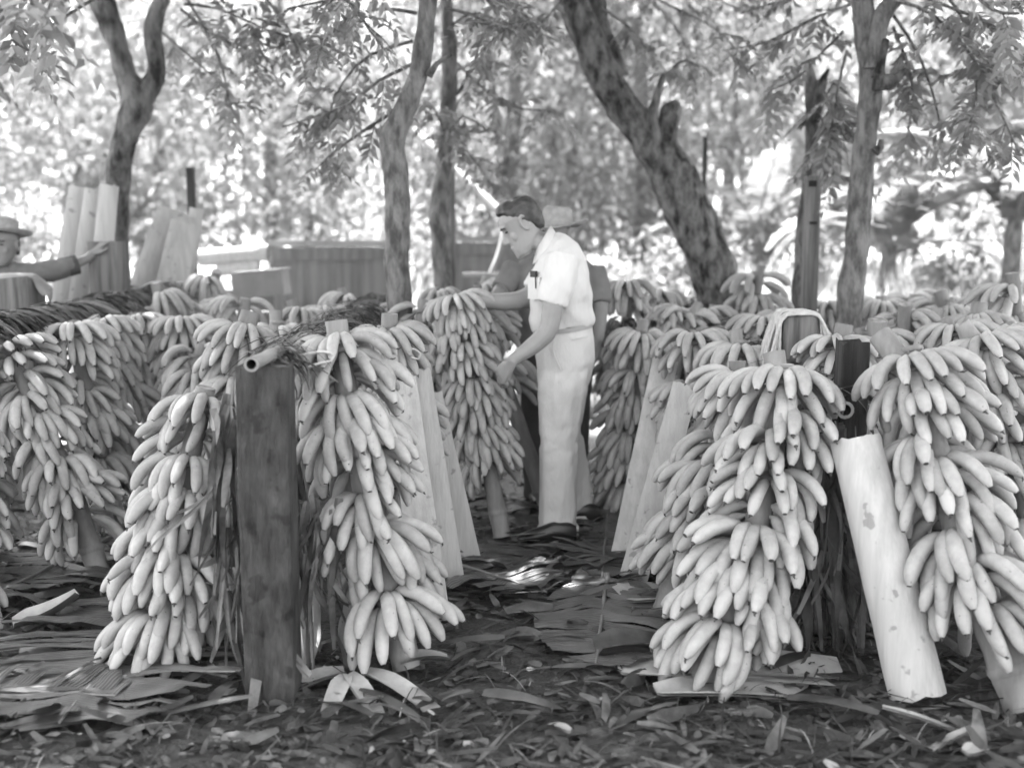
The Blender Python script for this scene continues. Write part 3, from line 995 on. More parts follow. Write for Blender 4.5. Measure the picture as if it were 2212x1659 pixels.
# ------------------------------------------------------------------ stumps, stakes, single posts
def lone_post(name, label, px, py, w, dpt, d, m, cat='post', tilt=(0, 0), top_jit=0, jit=.012):
    p = at(px, py, d)
    o = empty(name, (p.x, d, 0), label, cat)
    post(o, V(p.x, d, 0), w, dpt, p.z, m, 'shaft', tilt, jit, top_jit)
    return o
lone_post('wooden_stump', 'upright cut stump with a flat top under the hatted man\'s outstretched hand', 232, 522, .19, .19, 7.3, 'weathered_wood', 'stump', jit=.02)
lone_post('wooden_stump', 'ragged fibrous stump at the left edge under the hatted man\'s forearm', 34, 606, .25, .22, 6.6, 'weathered_wood', 'stump', top_jit=.05, jit=.035)
lone_post('metal_stake', 'thin dark square stake behind the left bunches', 411, 362, .055, .055, 9.0, 'dark_wood', 'stake', jit=.002)
lone_post('metal_stake', 'thin dark stake right of the big leaning tree', 1523, 296, .04, .04, 10.0, 'dark_wood', 'stake', jit=.002)
lone_post('metal_stake', 'slim pole close beside the thin straight trunk', 977, 352, .038, .038, 8.8, 'weathered_wood', 'stake', jit=.004)
sq = lone_post('square_post', 'square notched post standing in front of the broken-topped trunk', 1756, 381, .088, .085, 7.1, 'weathered_wood', jit=.003)
mb = MB()
for px, py, w, h in ((1756, 397, 17, 13), (1757, 482, 16, 6)):
    c = at(px, py, 7.05)
    mb.box(c + V(0, .0045, 0), pm(w, 7), .012, pm(h, 7))
mb.build('notch', 'bamboo_inside', sq, smooth=False)

# rope looped over the roped stump
mb = MB()
q = random.Random(5)
for k in range(16):
    xo = q.uniform(-.03, .03)
    yo = -.085 + .0115 * k
    hgt = zS - .006 + .004 * (k % 3)
    lw, rw = q.uniform(.095, .15), q.uniform(.10, .17)
    l1, l2 = q.uniform(.16, .30), q.uniform(.14, .26)
    P = [(sB + V(-lw - .02, yo, hgt - l1 - .03), .0075), (sB + V(-lw, yo - .02, hgt - l1 * .6), .0075), (sB + V(-.086, yo, hgt - .01), .0075), (sB + V(-.05 + xo, yo, hgt + .014), .0075), (sB + V(.0, yo + .01, hgt + .014), .0075), (sB + V(.06, yo + .01, hgt + .012), .0075),
         (sB + V(.09, yo, hgt - .02), .0075), (sB + V(rw - .02, yo - .02, hgt - l2 * .6), .0075), (sB + V(rw, yo - .03, hgt - l2), .0075)]
    pp, rr = smooth_path(P, .02)
    mb.tube(pp, rr, 6)
    if k % 2 == 0:
        P = [(sB + V(-lw - .02, yo, hgt - l1 - .03), .0075), (sB + V(-lw + .03, yo - .05, hgt - l1 - .06), .0075), (sB + V(-.02, -.13 - .01 * k, hgt - l1 - .04 - .01 * (k % 4)), .0075), (sB + V(.06, -.13, hgt - l1 + .02), .0075), (sB + V(rw, yo - .03, hgt - l2), .0075)]
        pp, rr = smooth_path(P, .02)
        mb.tube(pp, rr, 6)
rope = mb.build('rope_coil', 'rope', None, (sB.x, sB.y, zS))
tag(rope, 'pale rope coil draped over the square cut stump', 'rope')

# ================================================================== bananas
def banana_mesh(i, L, rad, bend, straight, seed):
    q = random.Random(seed)
    n, segs = 10, 13
    ts = [0, .05, .1, .16, .24, .34, .45, .56, .67, .77, .86, .92, .955, .985]
    prof = [.34, .32, .40, .66, .90, .98, 1.0, 1.0, .99, .96, .86, .68, .50, .34]
    mb = MB()
    p = V(0, 0, 0)
    rings = []
    prev = 0
    off = q.uniform(0, 6)
    tw = q.uniform(-.12, .12)
    for t, f in zip(ts, prof):
        u = max(0, (t - straight)) / (1 - straight)
        a = -bend * (u ** .80)
        if t > 0:
            p = p + V(math.cos(a), tw * t, math.sin(a)) * (L * (t - prev))
        prev = t
        up = V(-math.sin(a), 0, math.cos(a))
        ring = []
        for j in range(n):
            b = 2 * math.pi * j / n + off
            k = 1 + .08 * math.cos(5 * b) * min(1, f * 1.1)          # blunt ridges
            ring.append(p + (V(0, 1, 0) * math.cos(b) + up * math.sin(b)) * rad * f * k)
        rings.append(ring)
    mb.rings(rings, True, False, 0)
    mb.add(rings[-1], [tuple(range(n))], 1)
    # withered flower rest at the tip
    d = V(math.cos(a), 0, math.sin(a))
    e = rings[-1][0].lerp(rings[-1][n // 2], .5)
    k = q.random()
    if k < .5:
        side = V(q.gauss(0, 1), q.gauss(0, 1), 0) * .006
        mb.tube([e - d * .002, e + d * .008 + side * .6, e + d * .013 + side * 1.9], [.0045, .0035, .0015], 5, mi=1)
    return mb.mesh('banana', ['banana', 'banana_tip'])
BAN = []
sd_ = 0
for L, rad in ((.245, .0228), (.26, .0235), (.27, .0245), (.255, .0245), (.235, .0225), (.265, .023)):
    for bend in (1.15, 1.5, 1.9):
        BAN.append((L, bend, banana_mesh(len(BAN), L, rad, bend + .08 * ((sd_ * 7) % 5 - 2) * .5, .06, sd_)))
        sd_ += 1
BAN_BY = {b: [m for _, bb, m in BAN if bb == b] for b in (1.15, 1.5, 1.9)}
mb = MB()   # the pad that carries the fingers of one hand, around the stalk
rings = []
for i in range(9):
    a = -1.25 + 2.5 * i / 8
    c = V(math.cos(a) * .043, math.sin(a) * .043, 0)
    r = .020 * (1 - .45 * abs(i - 4) / 4)
    rings.append([c + V(math.cos(a) * r * math.cos(b), math.sin(a) * r * math.cos(b), r * .9 * math.sin(b)) for b in [2 * math.pi * j / 6 for j in range(6)]])
mb.rings(rings)
PAD = mb.mesh('banana_hand', 'crown_pad')
NBAN = 0

def bunch(label, top, dtop, base, sag=0.0, bow=0.0, lo=.2, stub=.11, cull=2.25, seed=0, size=1.0, r_top=.034, r_bot=.05, gap=.126, group='banana bunches leaning on the racks', fat=1.0, tilt=True,
          foot=True, vis=None, phase=None, arc=4.7, base_d=None):
    """top: where the stalk's upper end is seen; base: where its lower end stands (on the ground)"""
    global NBAN
    q = random.Random(1000 + seed)
    P1 = at(top[0], top[1], dtop)
    P0 = gr(base[0], base[1]) if base_d is None else at(base[0], base[1], base_d)
    if base_d is not None:
        P0.z = 0
    ax = P1 - P0
    Pm = P0.lerp(P1, .5) + V(sag, bow, 0)
    N = 40
    def bez(t):
        return P0 * (1 - t) ** 2 + Pm * 2 * t * (1 - t) + P1 * t * t
    # Pm is the control point offset doubled so that the axis really passes the middle offset
    Pm = P0.lerp(P1, .5) + V(sag, bow, 0) * 2
    pts = [bez(i / N) for i in range(N + 1)]
    cum = [0]
    for i in range(N):
        cum.append(cum[-1] + (pts[i + 1] - pts[i]).length)
    Lt = cum[-1]
    def pos(s):
        s = min(max(s, 0), Lt)
        for i in range(N):
            if cum[i + 1] >= s:
                f = (s - cum[i]) / (cum[i + 1] - cum[i])
                return pts[i].lerp(pts[i + 1], f), (pts[i + 1] - pts[i]).normalized()
        return pts[-1], (pts[-1] - pts[-2]).normalized()
    root = empty('banana_bunch', P0, label, 'banana bunch', group)
    mb = MB()
    sp, sr = [], []
    k = 26
    tl = (q.gauss(0, .035), q.gauss(0, .03)) if tilt else (0, 0)
    for i in range(k + 1):
        s = Lt * i / k
        p, _ = pos(s)
        t = i / k
        r = r_bot + (r_top - r_bot) * min(1, t * 1.15)
        if i in (2, 3) or (i == k - 2):
            r *= 1.07
        if i > k - 4:
            p = p + V(tl[0], tl[1], 0) * ((i - k + 4) / 4) ** 1.3
        sp.append(p)
        sr.append(r)
    mb.tube(sp, sr, 12, jit=.10, jscale=11, cap0=True, cap1=True, mi_cap=1)
    # torn leaf-base ring a little above the foot and below the cut
    for s_, w in ((Lt * .1, .016), (Lt - .055, .009)):
        p, t = pos(s_)
        fr = frames([p, p + t])[0]
        rr_ = (r_bot if s_ < Lt / 2 else r_top) * 1.02
        mb.rings([[p + (fr[1] * math.cos(6.283 * j / 14) + fr[2] * math.sin(6.283 * j / 14)) * (rr_ + e) + t * (h + .006 * noise.noise(V(j * 1.7, s_ * 9, seed))) for j in range(14)] for e, h in ((0, -w), (.006, 0), (0, w))], False, False)
    mb.build('stalk', ['banana_stalk', 'stalk_cut'], root)
    s = Lt - stub
    az = phase if phase is not None else q.uniform(0, 6.28)
    ih = 0
    T0 = Matrix.Translation(-P0)
    while s > lo:
        if vis is not None and s < Lt - vis:
            break
        C, T = pos(s)
        T = (T + V(q.gauss(0, .06), q.gauss(0, .06), 0)).normalized()
        cd = CAMP - C
        ex = (cd - T * cd.dot(T)).normalized()
        ey = T.cross(ex)
        rel = (Lt - stub - s) / max(.3, Lt - stub - lo)
        fs = size * (.97 + .09 * min(1, rel * 1.6)) * q.uniform(.95, 1.05)
        er = ex * math.cos(az) + ey * math.sin(az)
        et = T.cross(er)
        Mh = Matrix((er, et, T)).transposed().to_4x4()
        Mh.translation = C
        hand = None
        Mhl = T0 @ Mh
        Minv = Mhl.inverted()
        hp = q.gauss(0, .10)
        a_arc = arc * q.uniform(.85, 1.1)
        nf = max(6, int(round(a_arc * 2.75)) + q.choice((-1, 0, 0, 1)))
        for row in (0, 1):
            nn = nf if row == 0 else nf - 1
            for i in range(nn):
                tt = (i + .5) / nn * 2 - 1 + q.gauss(0, .014)
                phi = az + tt * a_arc / 2
                w = math.atan2(math.sin(phi), math.cos(phi))
                if abs(w) > cull or q.random() < .045:
                    continue
                e2 = ex * math.cos(phi) + ey * math.sin(phi)
                phr = az + tt * a_arc * .40
                e1 = ex * math.cos(phr) + ey * math.sin(phr)
                if row == 0:
                    bend = q.choice((1.5, 1.9)) if ih > 0 else 1.9
                    pitch = q.gauss(.38, .05) + hp + (.25 if ih == 0 else 0) - .10 * rel
                    r0 = .030
                    zo = .014
                else:
                    bend = q.choice((1.15, 1.5))
                    pitch = q.gauss(-.16, .07) + hp
                    r0 = .036
                    zo = -.014
                e2 = (e2 + T.cross(e2) * q.gauss(0, .03)).normalized()
                X = e2 * math.cos(pitch) + T * math.sin(pitch)
                Y = T.cross(e2)
                Z = X.cross(Y)
                rl = q.gauss(0, .08)
                Y2 = Y * math.cos(rl) + Z * math.sin(rl)
                Z2 = X.cross(Y2)
                f = fs * q.uniform(.92, 1.07) * (1 if row == 0 else .97)
                M = Matrix((X * f, Y2 * f * fat * q.uniform(.96, 1.06), Z2 * f * (1 + (fat - 1) * .35))).transposed().to_4x4()
                M.translation = C + e1 * r0 + T * (zo + q.gauss(0, .004))
                if hand is None:
                    hand = bpy.data.objects.new('banana_hand', PAD)
                    link(hand, root)
                    hand.matrix_basis = Mhl
                o = bpy.data.objects.new('banana', q.choice(BAN_BY[bend]))
                link(o, hand)
                o.matrix_basis = Minv @ (T0 @ M)
                NBAN += 1
        az += 2.2 + q.gauss(0, .35)
        s -= gap * size * q.uniform(.80, 1.18)
        ih += 1
    return root

BUN = [
    # front row
    dict(label='front bunch left of the wide post, its lowest hand nearly on the ground', top=(447, 833), dtop=4.22, base=(340, 1448), sag=-.02, lo=.10, stub=.09, r_top=.036, phase=.3, cull=2.5),
    dict(label='tall front bunch right of the wide post with a rope loop round its top', top=(725, 692), dtop=4.06, base=(880, 1440), sag=-.02, lo=.24, stub=.10, r_top=.040, r_bot=.052, phase=.5, cull=2.5, size=1.06),
    dict(label='big sprawling front bunch left of the dark split post', top=(1692, 762), dtop=4.1, base=(1508, 1485), sag=.06, lo=.20, stub=.12, r_top=.040, phase=-.3, cull=2.5, size=1.10),
    dict(label='bunch tucked close behind the big sprawling front bunch, nearer the aisle', top=(1610, 780), dtop=4.5, base=(1430, 1330), sag=.02, lo=.28, stub=.10, size=1.03, phase=-.4),
    dict(label='large front bunch at the right edge, standing on a thick jointed stalk', top=(1958, 725), dtop=3.98, base=(2215, 1530), sag=-.03, lo=.24, stub=.13, r_top=.040, r_bot=.066, phase=.3, cull=2.5, size=1.10),
    dict(label='bunch cut by the right edge behind the thick jointed stalk', top=(2120, 700), dtop=4.5, base=(2290, 1380), lo=.25, stub=.10, size=1.05, phase=.2),
    dict(label='bunch whose lower hands show at the left edge near the ground', top=(-95, 880), dtop=4.7, base=(-120, 1370), lo=.12, stub=.1, phase=.9),
    dict(label='bunch seen only as a sliver at the left edge, halfway up', top=(-75, 760), dtop=5.2, base=(-70, 1240), lo=.2, stub=.1, phase=.9),
    # left aisle, leaning on the left rack
    dict(label='foremost bunch against the left rack, bright on its upper hands', top=(8, 738), dtop=5.25, base=(215, 1240), sag=.03, lo=.24, stub=.10, phase=.4, size=1.0),
    dict(label='second bunch along the left rack, spilling over its neighbour', top=(150, 695), dtop=5.65, base=(255, 1165), sag=.01, lo=.2, stub=.07, phase=.2),
    dict(label='third bunch along the left rack, counted from the front', top=(222, 683), dtop=6.0, base=(300, 1130), lo=.25, stub=.06, phase=.6),
    dict(label='fourth bunch along the left rack, in the shade', top=(292, 676), dtop=6.4, base=(345, 1090), lo=.25, stub=.06),
    dict(label='high bunch in front of the pale slanting sheath boards on the left', top=(340, 610), dtop=7.0, base=(400, 1010), lo=.25, stub=.08, size=1.04),
    dict(label='bunch in front of the grey carton, left of it', top=(455, 585), dtop=7.9, base=(470, 960), lo=.3, stub=.06, size=1.05),
    dict(label='bunch between the slanting boards bunch and the carton, lower down', top=(415, 655), dtop=7.3, base=(450, 980), lo=.3, stub=.05),
    # rack A, its left side
    dict(label='bunch behind the front post with a thick short cut stalk', top=(530, 675), dtop=5.3, base=(470, 1215), sag=.0, lo=.2, stub=.10, r_top=.046, phase=.5, size=1.02),
    dict(label='bunch with a slim slanting cut stalk behind the leaf-covered rail', top=(603, 672), dtop=5.75, base=(560, 1150), lo=.3, stub=.11, r_top=.034),
    dict(label='bunch below the carton, beside the leaf-covered rail', top=(647, 648), dtop=6.5, base=(640, 1080), lo=.35, stub=.09, r_top=.03),
    dict(label='bunch in front of the left tank, far end of the leaf-covered rail', top=(752, 622), dtop=7.3, base=(740, 1000), lo=.4, stub=.06),
    # rack A, its right side
    dict(label='bunch at the foot of the bent trunk with a tilted cut stalk', top=(830, 678), dtop=5.0, base=(905, 1230), lo=.35, stub=.10, r_top=.036, phase=.2),
    dict(label='bunch between the bent trunk and the inspected bunch', top=(905, 650), dtop=6.2, base=(930, 1110), lo=.35, stub=.05),
    dict(label='small bunch under the thin straight trunk', top=(945, 622), dtop=6.9, base=(960, 1040), lo=.4, stub=.05),
    dict(label='bunch behind the man\'s outstretched wrist', top=(1035, 598), dtop=7.4, base=(1040, 990), lo=.4, stub=.06),
    # the aisle
    dict(label='bunch the white shirted man grasps by its stalk', top=(985, 634), dtop=5.78, base=(1085, 1158), sag=.0, lo=.33, stub=.05, tilt=False, r_top=.030, r_bot=.045, gap=.105, size=.80, phase=.25, cull=2.6, arc=4.8),
    dict(label='bunch behind the inspected one, held by the man in the straw hat', top=(1035, 665), dtop=6.35, base=(1185, 1105), lo=.36, stub=.03, phase=-.8, size=.95, cull=2.6),
    dict(label='bunch right behind the trousers of the white shirted man', top=(1388, 690), dtop=6.0, base=(1345, 1110), lo=.16, stub=.10, r_top=.028, size=.95, phase=0, cull=2.5),
    dict(label='bunch beside the elbow of the man in the straw hat', top=(1355, 612), dtop=7.0, base=(1350, 1050), lo=.35, stub=.03, phase=.1),
    # rack B, its left side
    dict(label='bunch at the foot of the big leaning tree, left of it', top=(1483, 655), dtop=6.6, base=(1470, 1080), lo=.35, stub=.08, r_top=.03),
    dict(label='bunch left of the roped stump with a slanting dark stalk', top=(1606, 712), dtop=5.2, base=(1545, 1230), lo=.3, stub=.11, r_top=.030, phase=-.2),
    dict(label='bunch above the two leaning sheath boards', top=(1500, 728), dtop=5.5, base=(1490, 1200), lo=.3, stub=.03, phase=-.3),
    dict(label='high bunch right of the base of the big leaning tree', top=(1632, 572), dtop=7.5, base=(1650, 1000), lo=.35, stub=.11, r_top=.03, size=1.05),
    dict(label='bunch in the back between elbow and leaning tree', top=(1425, 625), dtop=7.8, base=(1420, 990), lo=.45, stub=.05),
    dict(label='bunch behind the roped stump, at the foot of the square post', top=(1690, 668), dtop=6.6, base=(1690, 1070), lo=.4, stub=.06),
    # rack B, its right side
    dict(label='bunch between the roped stump and the dark split post', top=(1812, 700), dtop=4.75, base=(1790, 1290), lo=.35, stub=.11, r_top=.038, phase=-.4),
    dict(label='bunch with a leaning thick stalk behind the split post', top=(1880, 690), dtop=5.2, base=(1960, 1220), lo=.4, stub=.12, r_top=.045),
    dict(label='bunch behind the dark split post, right of the forked tree\'s foot', top=(1945, 655), dtop=5.8, base=(1990, 1150), lo=.4, stub=.09),
    dict(label='bunch above the thick jointed stalk bunch, nearest behind it', top=(2065, 690), dtop=5.0, base=(2110, 1250), lo=.4, stub=.06),
    dict(label='bunch with a square cut stalk in the middle of the right mass', top=(2010, 668), dtop=5.9, base=(2030, 1140), lo=.4, stub=.10),
    dict(label='bunch with a thick stalk beside the square cut one in the right mass', top=(2110, 655), dtop=5.7, base=(2130, 1160), lo=.4, stub=.10, r_top=.04),
    dict(label='topmost bunch at the right edge, highest of the right mass', top=(2188, 590), dtop=6.0, base=(2215, 1130), lo=.4, stub=.12, r_top=.036, size=1.08),
    dict(label='bunch under the topmost one, cut by the right edge', top=(2190, 700), dtop=5.2, base=(2230, 1230), lo=.4, stub=.05),
    dict(label='bunch with a slanting stalk at the back of the right mass', top=(2045, 628), dtop=6.7, base=(2060, 1060), lo=.4, stub=.12, r_top=.038),
    dict(label='bunch right behind the forked tree', top=(1905, 640), dtop=7.3, base=(1910, 1010), lo=.45, stub=.06),
    dict(label='farthest small bunch between the forked tree and the right mass', top=(1965, 636), dtop=7.9, base=(1970, 980), lo=.5, stub=.04),
    dict(label='bunch between the square post and the forked tree', top=(1795, 650), dtop=7.2, base=(1795, 1030), lo=.45, stub=.05),
    dict(label='bunch at the back of the right mass, left of the topmost one', top=(2130, 635), dtop=7.0, base=(2140, 1040), lo=.45, stub=.06),
    # more of the mass behind
    dict(label='shaded bunch low between the left rack and the front post row', top=(392, 688), dtop=6.3, base=(425, 1095), lo=.3, stub=.04),
    dict(label='shaded bunch directly behind the front bunch left of the wide post', top=(425, 745), dtop=5.7, base=(430, 1165), lo=.25, stub=.04),
    dict(label='bunch filling the gap right of the bunch under the topmost one', top=(2160, 668), dtop=6.3, base=(2180, 1100), lo=.4, stub=.04),
    dict(label='bunch lying low between the forked tree and the square cut stalk', top=(1960, 690), dtop=6.6, base=(1970, 1070), lo=.4, stub=.04),
    dict(label='bunch low in front of the forked tree\'s foot', top=(1868, 712), dtop=5.9, base=(1880, 1140), lo=.4, stub=.05),
    dict(label='bunch at the back edge right of the forked tree, against the bright grass', top=(2020, 642), dtop=7.4, base=(2030, 1010), lo=.45, stub=.05),
    dict(label='bunch wedged between the left tank and the leaf-covered rail', top=(700, 655), dtop=6.9, base=(700, 1040), lo=.4, stub=.05),
    dict(label='bunch under the bent trunk on its far side', top=(870, 655), dtop=6.7, base=(875, 1060), lo=.4, stub=.04),
    dict(label='bunch just left of the big leaning tree\'s base, in the back', top=(1530, 662), dtop=7.2, base=(1530, 1020), lo=.45, stub=.05),
    dict(label='bunch between the high slanting-board bunch and the rail of the left tank', top=(520, 645), dtop=7.0, base=(540, 1030), lo=.4, stub=.04),
    dict(label='bunch behind the stump bunch, right of the leaning tree\'s foot', top=(1655, 690), dtop=6.0, base=(1640, 1130), lo=.4, stub=.04),
    dict(label='bunch between the elbow bunch and the one behind the trousers', top=(1440, 668), dtop=6.7, base=(1430, 1070), lo=.4, stub=.04),
]
for i, b in enumerate(BUN):
    if i > 8 and 'vis' not in b and b['dtop'] > 6.2:
        b['vis'] = .55
        b['cull'] = 1.9
    if i < 7:
        b['fat'] = 1.05
    b['size'] = b.get('size', 1.0) * (.95 if b.get('tilt') is False else .86)
    bunch(seed=i, **b)
print('bananas', NBAN)

# ================================================================== people
def hand(mb, wrist, d, back, L=.19, curl=(.35, .4, .45, .5), spread=.09, thumb=1, th_dir=None):
    """palm with four fingers and a thumb; d: along the fingers, back: normal of the back of the hand, thumb: side (+1/-1)"""
    w = Vector(wrist)
    d = Vector(d).normalized()
    b = (Vector(back) - d * Vector(back).dot(d)).normalized()
    s = d.cross(b) * thumb            # towards the thumb
    k = L / .19
    mb.loft([(w - d * .02 * k, s * .027 * k, b * .021 * k), (w + d * .015 * k, s * .031 * k, b * .020 * k), (w + d * .05 * k, s * .040 * k, b * .017 * k), (w + d * .085 * k, s * .041 * k, b * .014 * k), (w + d * .100 * k, s * .037 * k, b * .010 * k)], 14)
    for i, (o, ln) in enumerate(zip((.031, .010, -.011, -.030), (.074, .082, .077, .060))):
        p = w + d * (.090 - .006 * abs(i - 1)) * k + s * o * k
        dd = (d + s * o * spread * 30 * .1).normalized()
        bb = b.copy()
        pts = [p - dd * .02 * k, p]
        ax = dd.cross(bb)
        c = curl[i]
        for f, cc in ((.45, c * .8), (.30, c * 1.2), (.25, c * .9)):
            m = Matrix.Rotation(-cc, 3, ax)
            dd = (m @ dd).normalized()
            p = p + dd * ln * k * f
            pts.append(p)
        r = (.0092, .0092, .0088, .0082, .0068)
        mb.tube(pts, [x * k * (1 if i < 3 else .9) for x in r], 8, round_ends=True)
    p = w + d * .022 * k + s * .028 * k
    td = Vector(th_dir).normalized() if th_dir is not None else (d * .75 + s * .65 - b * .25).normalized()
    mb.tube([p - td * .02 * k, p + td * .030 * k, p + (td + d * .2).normalized() * .055 * k, p + (td + d * .45).normalized() * .082 * k], [.014 * k, .0125 * k, .0105 * k, .0085 * k], 8, round_ends=True)

def head(mb, c, U, Fw, k=1.0, nose=1.0):
    """head with face; U up through the crown, Fw the way the face looks; returns a placing function"""
    U = Vector(U).normalized()
    Fw = (Vector(Fw) - U * Vector(Fw).dot(U)).normalized()
    S = U.cross(Fw)
    c = Vector(c)
    def P(f, u, s=0.0):
        return c + (Fw * f + U * u + S * s) * k
    for_secs = [(-.120, .074, .030, .020), (-.108, .090, .010, .036), (-.085, .093, -.030, .050), (-.055, .089, -.062, .060), (-.02, .086, -.082, .068),
                (.015, .085, -.094, .073), (.05, .090, -.099, .077), (.08, .080, -.095, .072), (.105, .055, -.075, .055), (.120, .02, -.04, .03)]
    mb.loft([(P((f + b) / 2, u), Fw * ((f - b) / 2) * k, S * w * k) for u, f, b, w in for_secs], 22)
    # nose
    mb.loft([(P(.082, .028), S * .006 * k, Fw * .006 * k), (P(.088, .005), S * .008 * k, Fw * .011 * k * nose), (P(.093, -.020), S * .012 * k, Fw * .020 * k * nose), (P(.092, -.034), S * .016 * k, Fw * .019 * k * nose), (P(.086, -.043), S * .010 * k, Fw * .008 * k)], 10)
    mb.ball(P(.083, .036, 0), .012 * k, .050 * k, .010 * k, Matrix((Fw, S, U)).transposed(), 12, 7)      # brow
    mb.ball(P(.088, -.060, 0), .010 * k, .022 * k, .006 * k, Matrix((Fw, S, U)).transposed(), 10, 6)     # lips
    mb.ball(P(.086, -.072, 0), .010 * k, .019 * k, .006 * k, Matrix((Fw, S, U)).transposed(), 10, 6)
    mb.ball(P(.078, -.106, 0), .016 * k, .020 * k, .014 * k, Matrix((Fw, S, U)).transposed(), 10, 6)     # chin
    for sg in (-1, 1):
        mb.ball(P(.056, -.020, .044 * sg), .018 * k, .015 * k, .024 * k, Matrix((Fw, S, U)).transposed(), 10, 6)
        a = [P(-.012 + .020 * math.sin(t), .008 + .031 * math.cos(t), .076 * sg + .008 * sg) for t in [k_ * .6 for k_ in range(-1, 8)]]
        mb.tube(a, .0055 * k, 6)
        mb.ball(P(-.010, -.002, .073 * sg), .014 * k, .010 * k, .026 * k, Matrix((Fw, S, U)).transposed(), 10, 6)
    return P, U, Fw, S

def eyes(P, U, Fw, S, k, root, m_eye='eye', brow='hair', side=(-1, 1)):
    for sg in side:
        mb = MB()
        mb.ball(P(.0785, .012, .031 * sg), .009 * k, .0125 * k, .0048 * k, Matrix((Fw, S, U)).transposed(), 10, 6)
        mb.build('eye', m_eye, root)
        mb = MB()
        mb.tube([P(.092, .031, .012 * sg), P(.091, .036, .03 * sg), P(.078, .032, .052 * sg)], [.0035 * k, .0045 * k, .0025 * k], 6)
        mb.build('eyebrow', brow, root)

def hat(root, c, U, rc, rb, hc, m, up_side=None, roll=.35, flat=1.15, Fw=V(0, -1, 0), droop=0.0, name='straw_hat'):
    """woven hat: crown, brim rolled up at the sides"""
    U = Vector(U).normalized()
    Fw = (Vector(Fw) - U * Vector(Fw).dot(U)).normalized()
    S = U.cross(Fw)
    mb = MB()
    n = 36
    def ring(r, z, w=0.0):
        out = []
        for j in range(n):
            a = 2 * math.pi * j / n
            x, y = math.cos(a), math.sin(a)
            lift = w * (abs(y) ** 2.2 * roll - x * x * droop)
            out.append(Vector(c) + Fw * x * r * flat + S * y * r + U * (z + lift))
        return out
    prof = [(rb, 0, .10), (rb * .93, -.006, .085), (rb * .8, -.008, .05), ((rb + rc) / 2, -.004, .02), (rc * 1.06, .004, 0), (rc, .02, 0), (rc * .96, hc * .5, 0), (rc * .9, hc * .85, 0), (rc * .72, hc, 0), (rc * .4, hc * .97, 0), (rc * .1, hc * .9, 0)]
    top = [ring(r, z, w) for r, z, w in prof]
    und = [ring(rb * .99, -.006, .098), ring(rb * .8, -.016, .05), ring((rb + rc) / 2, -.012, .02), ring(rc, -.006, 0), ring(rc * .93, hc * .5, 0), ring(rc * .6, hc * .85, 0)]
    mb.rings(list(reversed(und)) + top, True, True)
    return mb.build(name, m, root)

def fold_noise(amp, sc, ax=(1, 1, 1), off=0.0):
    a = Vector(ax)
    def f(p):
        q = V(p.x * a.x, p.y * a.y, p.z * a.z) * sc + V(off, off, off)
        return amp * (noise.noise(q) + .5 * noise.noise(q * 2.3))
    return f

# ------------------------------------------------------------------ the man in the white shirt
Y0 = 5.70
def A(x, y, dy=0.0):
    return at(x, y, Y0 + dy)
def sec(fx, fy, bx, by, lat, dy=0.0, cy=None):
    f, b = A(fx, fy, dy), A(bx, by, dy)
    return ((f + b) / 2, (b - f) / 2, V(0, lat, 0))
body = MB()
hc = A(1129, 489, -.02)
Uv = V(-.50, 0, .86)
P, U_, F_, S_ = head(body, hc, Uv, V(-.86, -.06, -.50), 1.10, 1.3)
HK = 1.10
body.loft([(P(-.045, -.03), F_ * .055, S_ * .055), (A(1158, 515), V(.058, 0, .03), V(0, .058, 0)), (A(1185, 530), V(.07, 0, .03), V(0, .075, 0)), (A(1206, 570), V(.07, 0, .02), V(0, .10, 0)), (A(1210, 610), V(.08, 0, 0), V(0, .17, 0)), (A(1210, 650), V(.08, 0, 0), V(0, .11, 0)), (A(1215, 720), V(.09, 0, 0), V(0, .11, 0))], 18)
# near arm hanging forward and down to the bunch
ND = -.22
arm = [(A(1210, 600, ND + .03), .050), (A(1198, 640, ND - .02), .052), (A(1190, 690, ND - .03), .049), (A(1180, 720, ND - .04), .046), (A(1150, 748, ND - .06), .042), (A(1122, 768, ND - .08), .033), (A(1106, 780, ND - .09), .028)]
pp, rr = smooth_path(arm, .03)
body.tube(pp, rr, 14, ref=(0, -1, 0), round_ends=True)
hand(body, A(1104, 782, ND - .09), A(1066, 826, ND - .02) - A(1104, 782, ND - .09), V(-.62, -.75, .25), .195, (.30, .34, .36, .30), .10, thumb=-1, th_dir=A(1086, 836, ND - .06) - A(1106, 792, ND - .09))
# far arm reaching out to the stalk
arm = [(A(1196, 590, .17), .05), (A(1166, 622, .22), .052), (A(1132, 646, .16), .050), (A(1090, 652, .11), .046), (A(1050, 650, .07), .037), (A(1022, 649, .05), .030)]
pp, rr = smooth_path(arm, .03)
body.tube(pp, rr, 14, ref=(0, 0, 1), round_ends=True)
hand(body, A(1018, 649, .05), V(-1, .10, .10), V(.1, -.55, .85), .185, (.30, .45, .6, .75), .05, thumb=-1, th_dir=V(-.9, -.45, .12))
body.build
man = remeshed('person', body, .0048, 3, 'skin', None, (A(1215, 1165).x, Y0, 0))
tag(man, 'man in white short-sleeved shirt and pale trousers bending his head over a bunch', 'person', 'people among the stacks')
eyes(P, U_, F_, S_, HK, man)
mb = MB()
mb.tube([P(.097, -.066, sg * .016) for sg in (-1.1, -.4, .4, 1.1)], [.0012, .002, .002, .0012], 5)
mb.build('mouth', 'skin_dark', man)
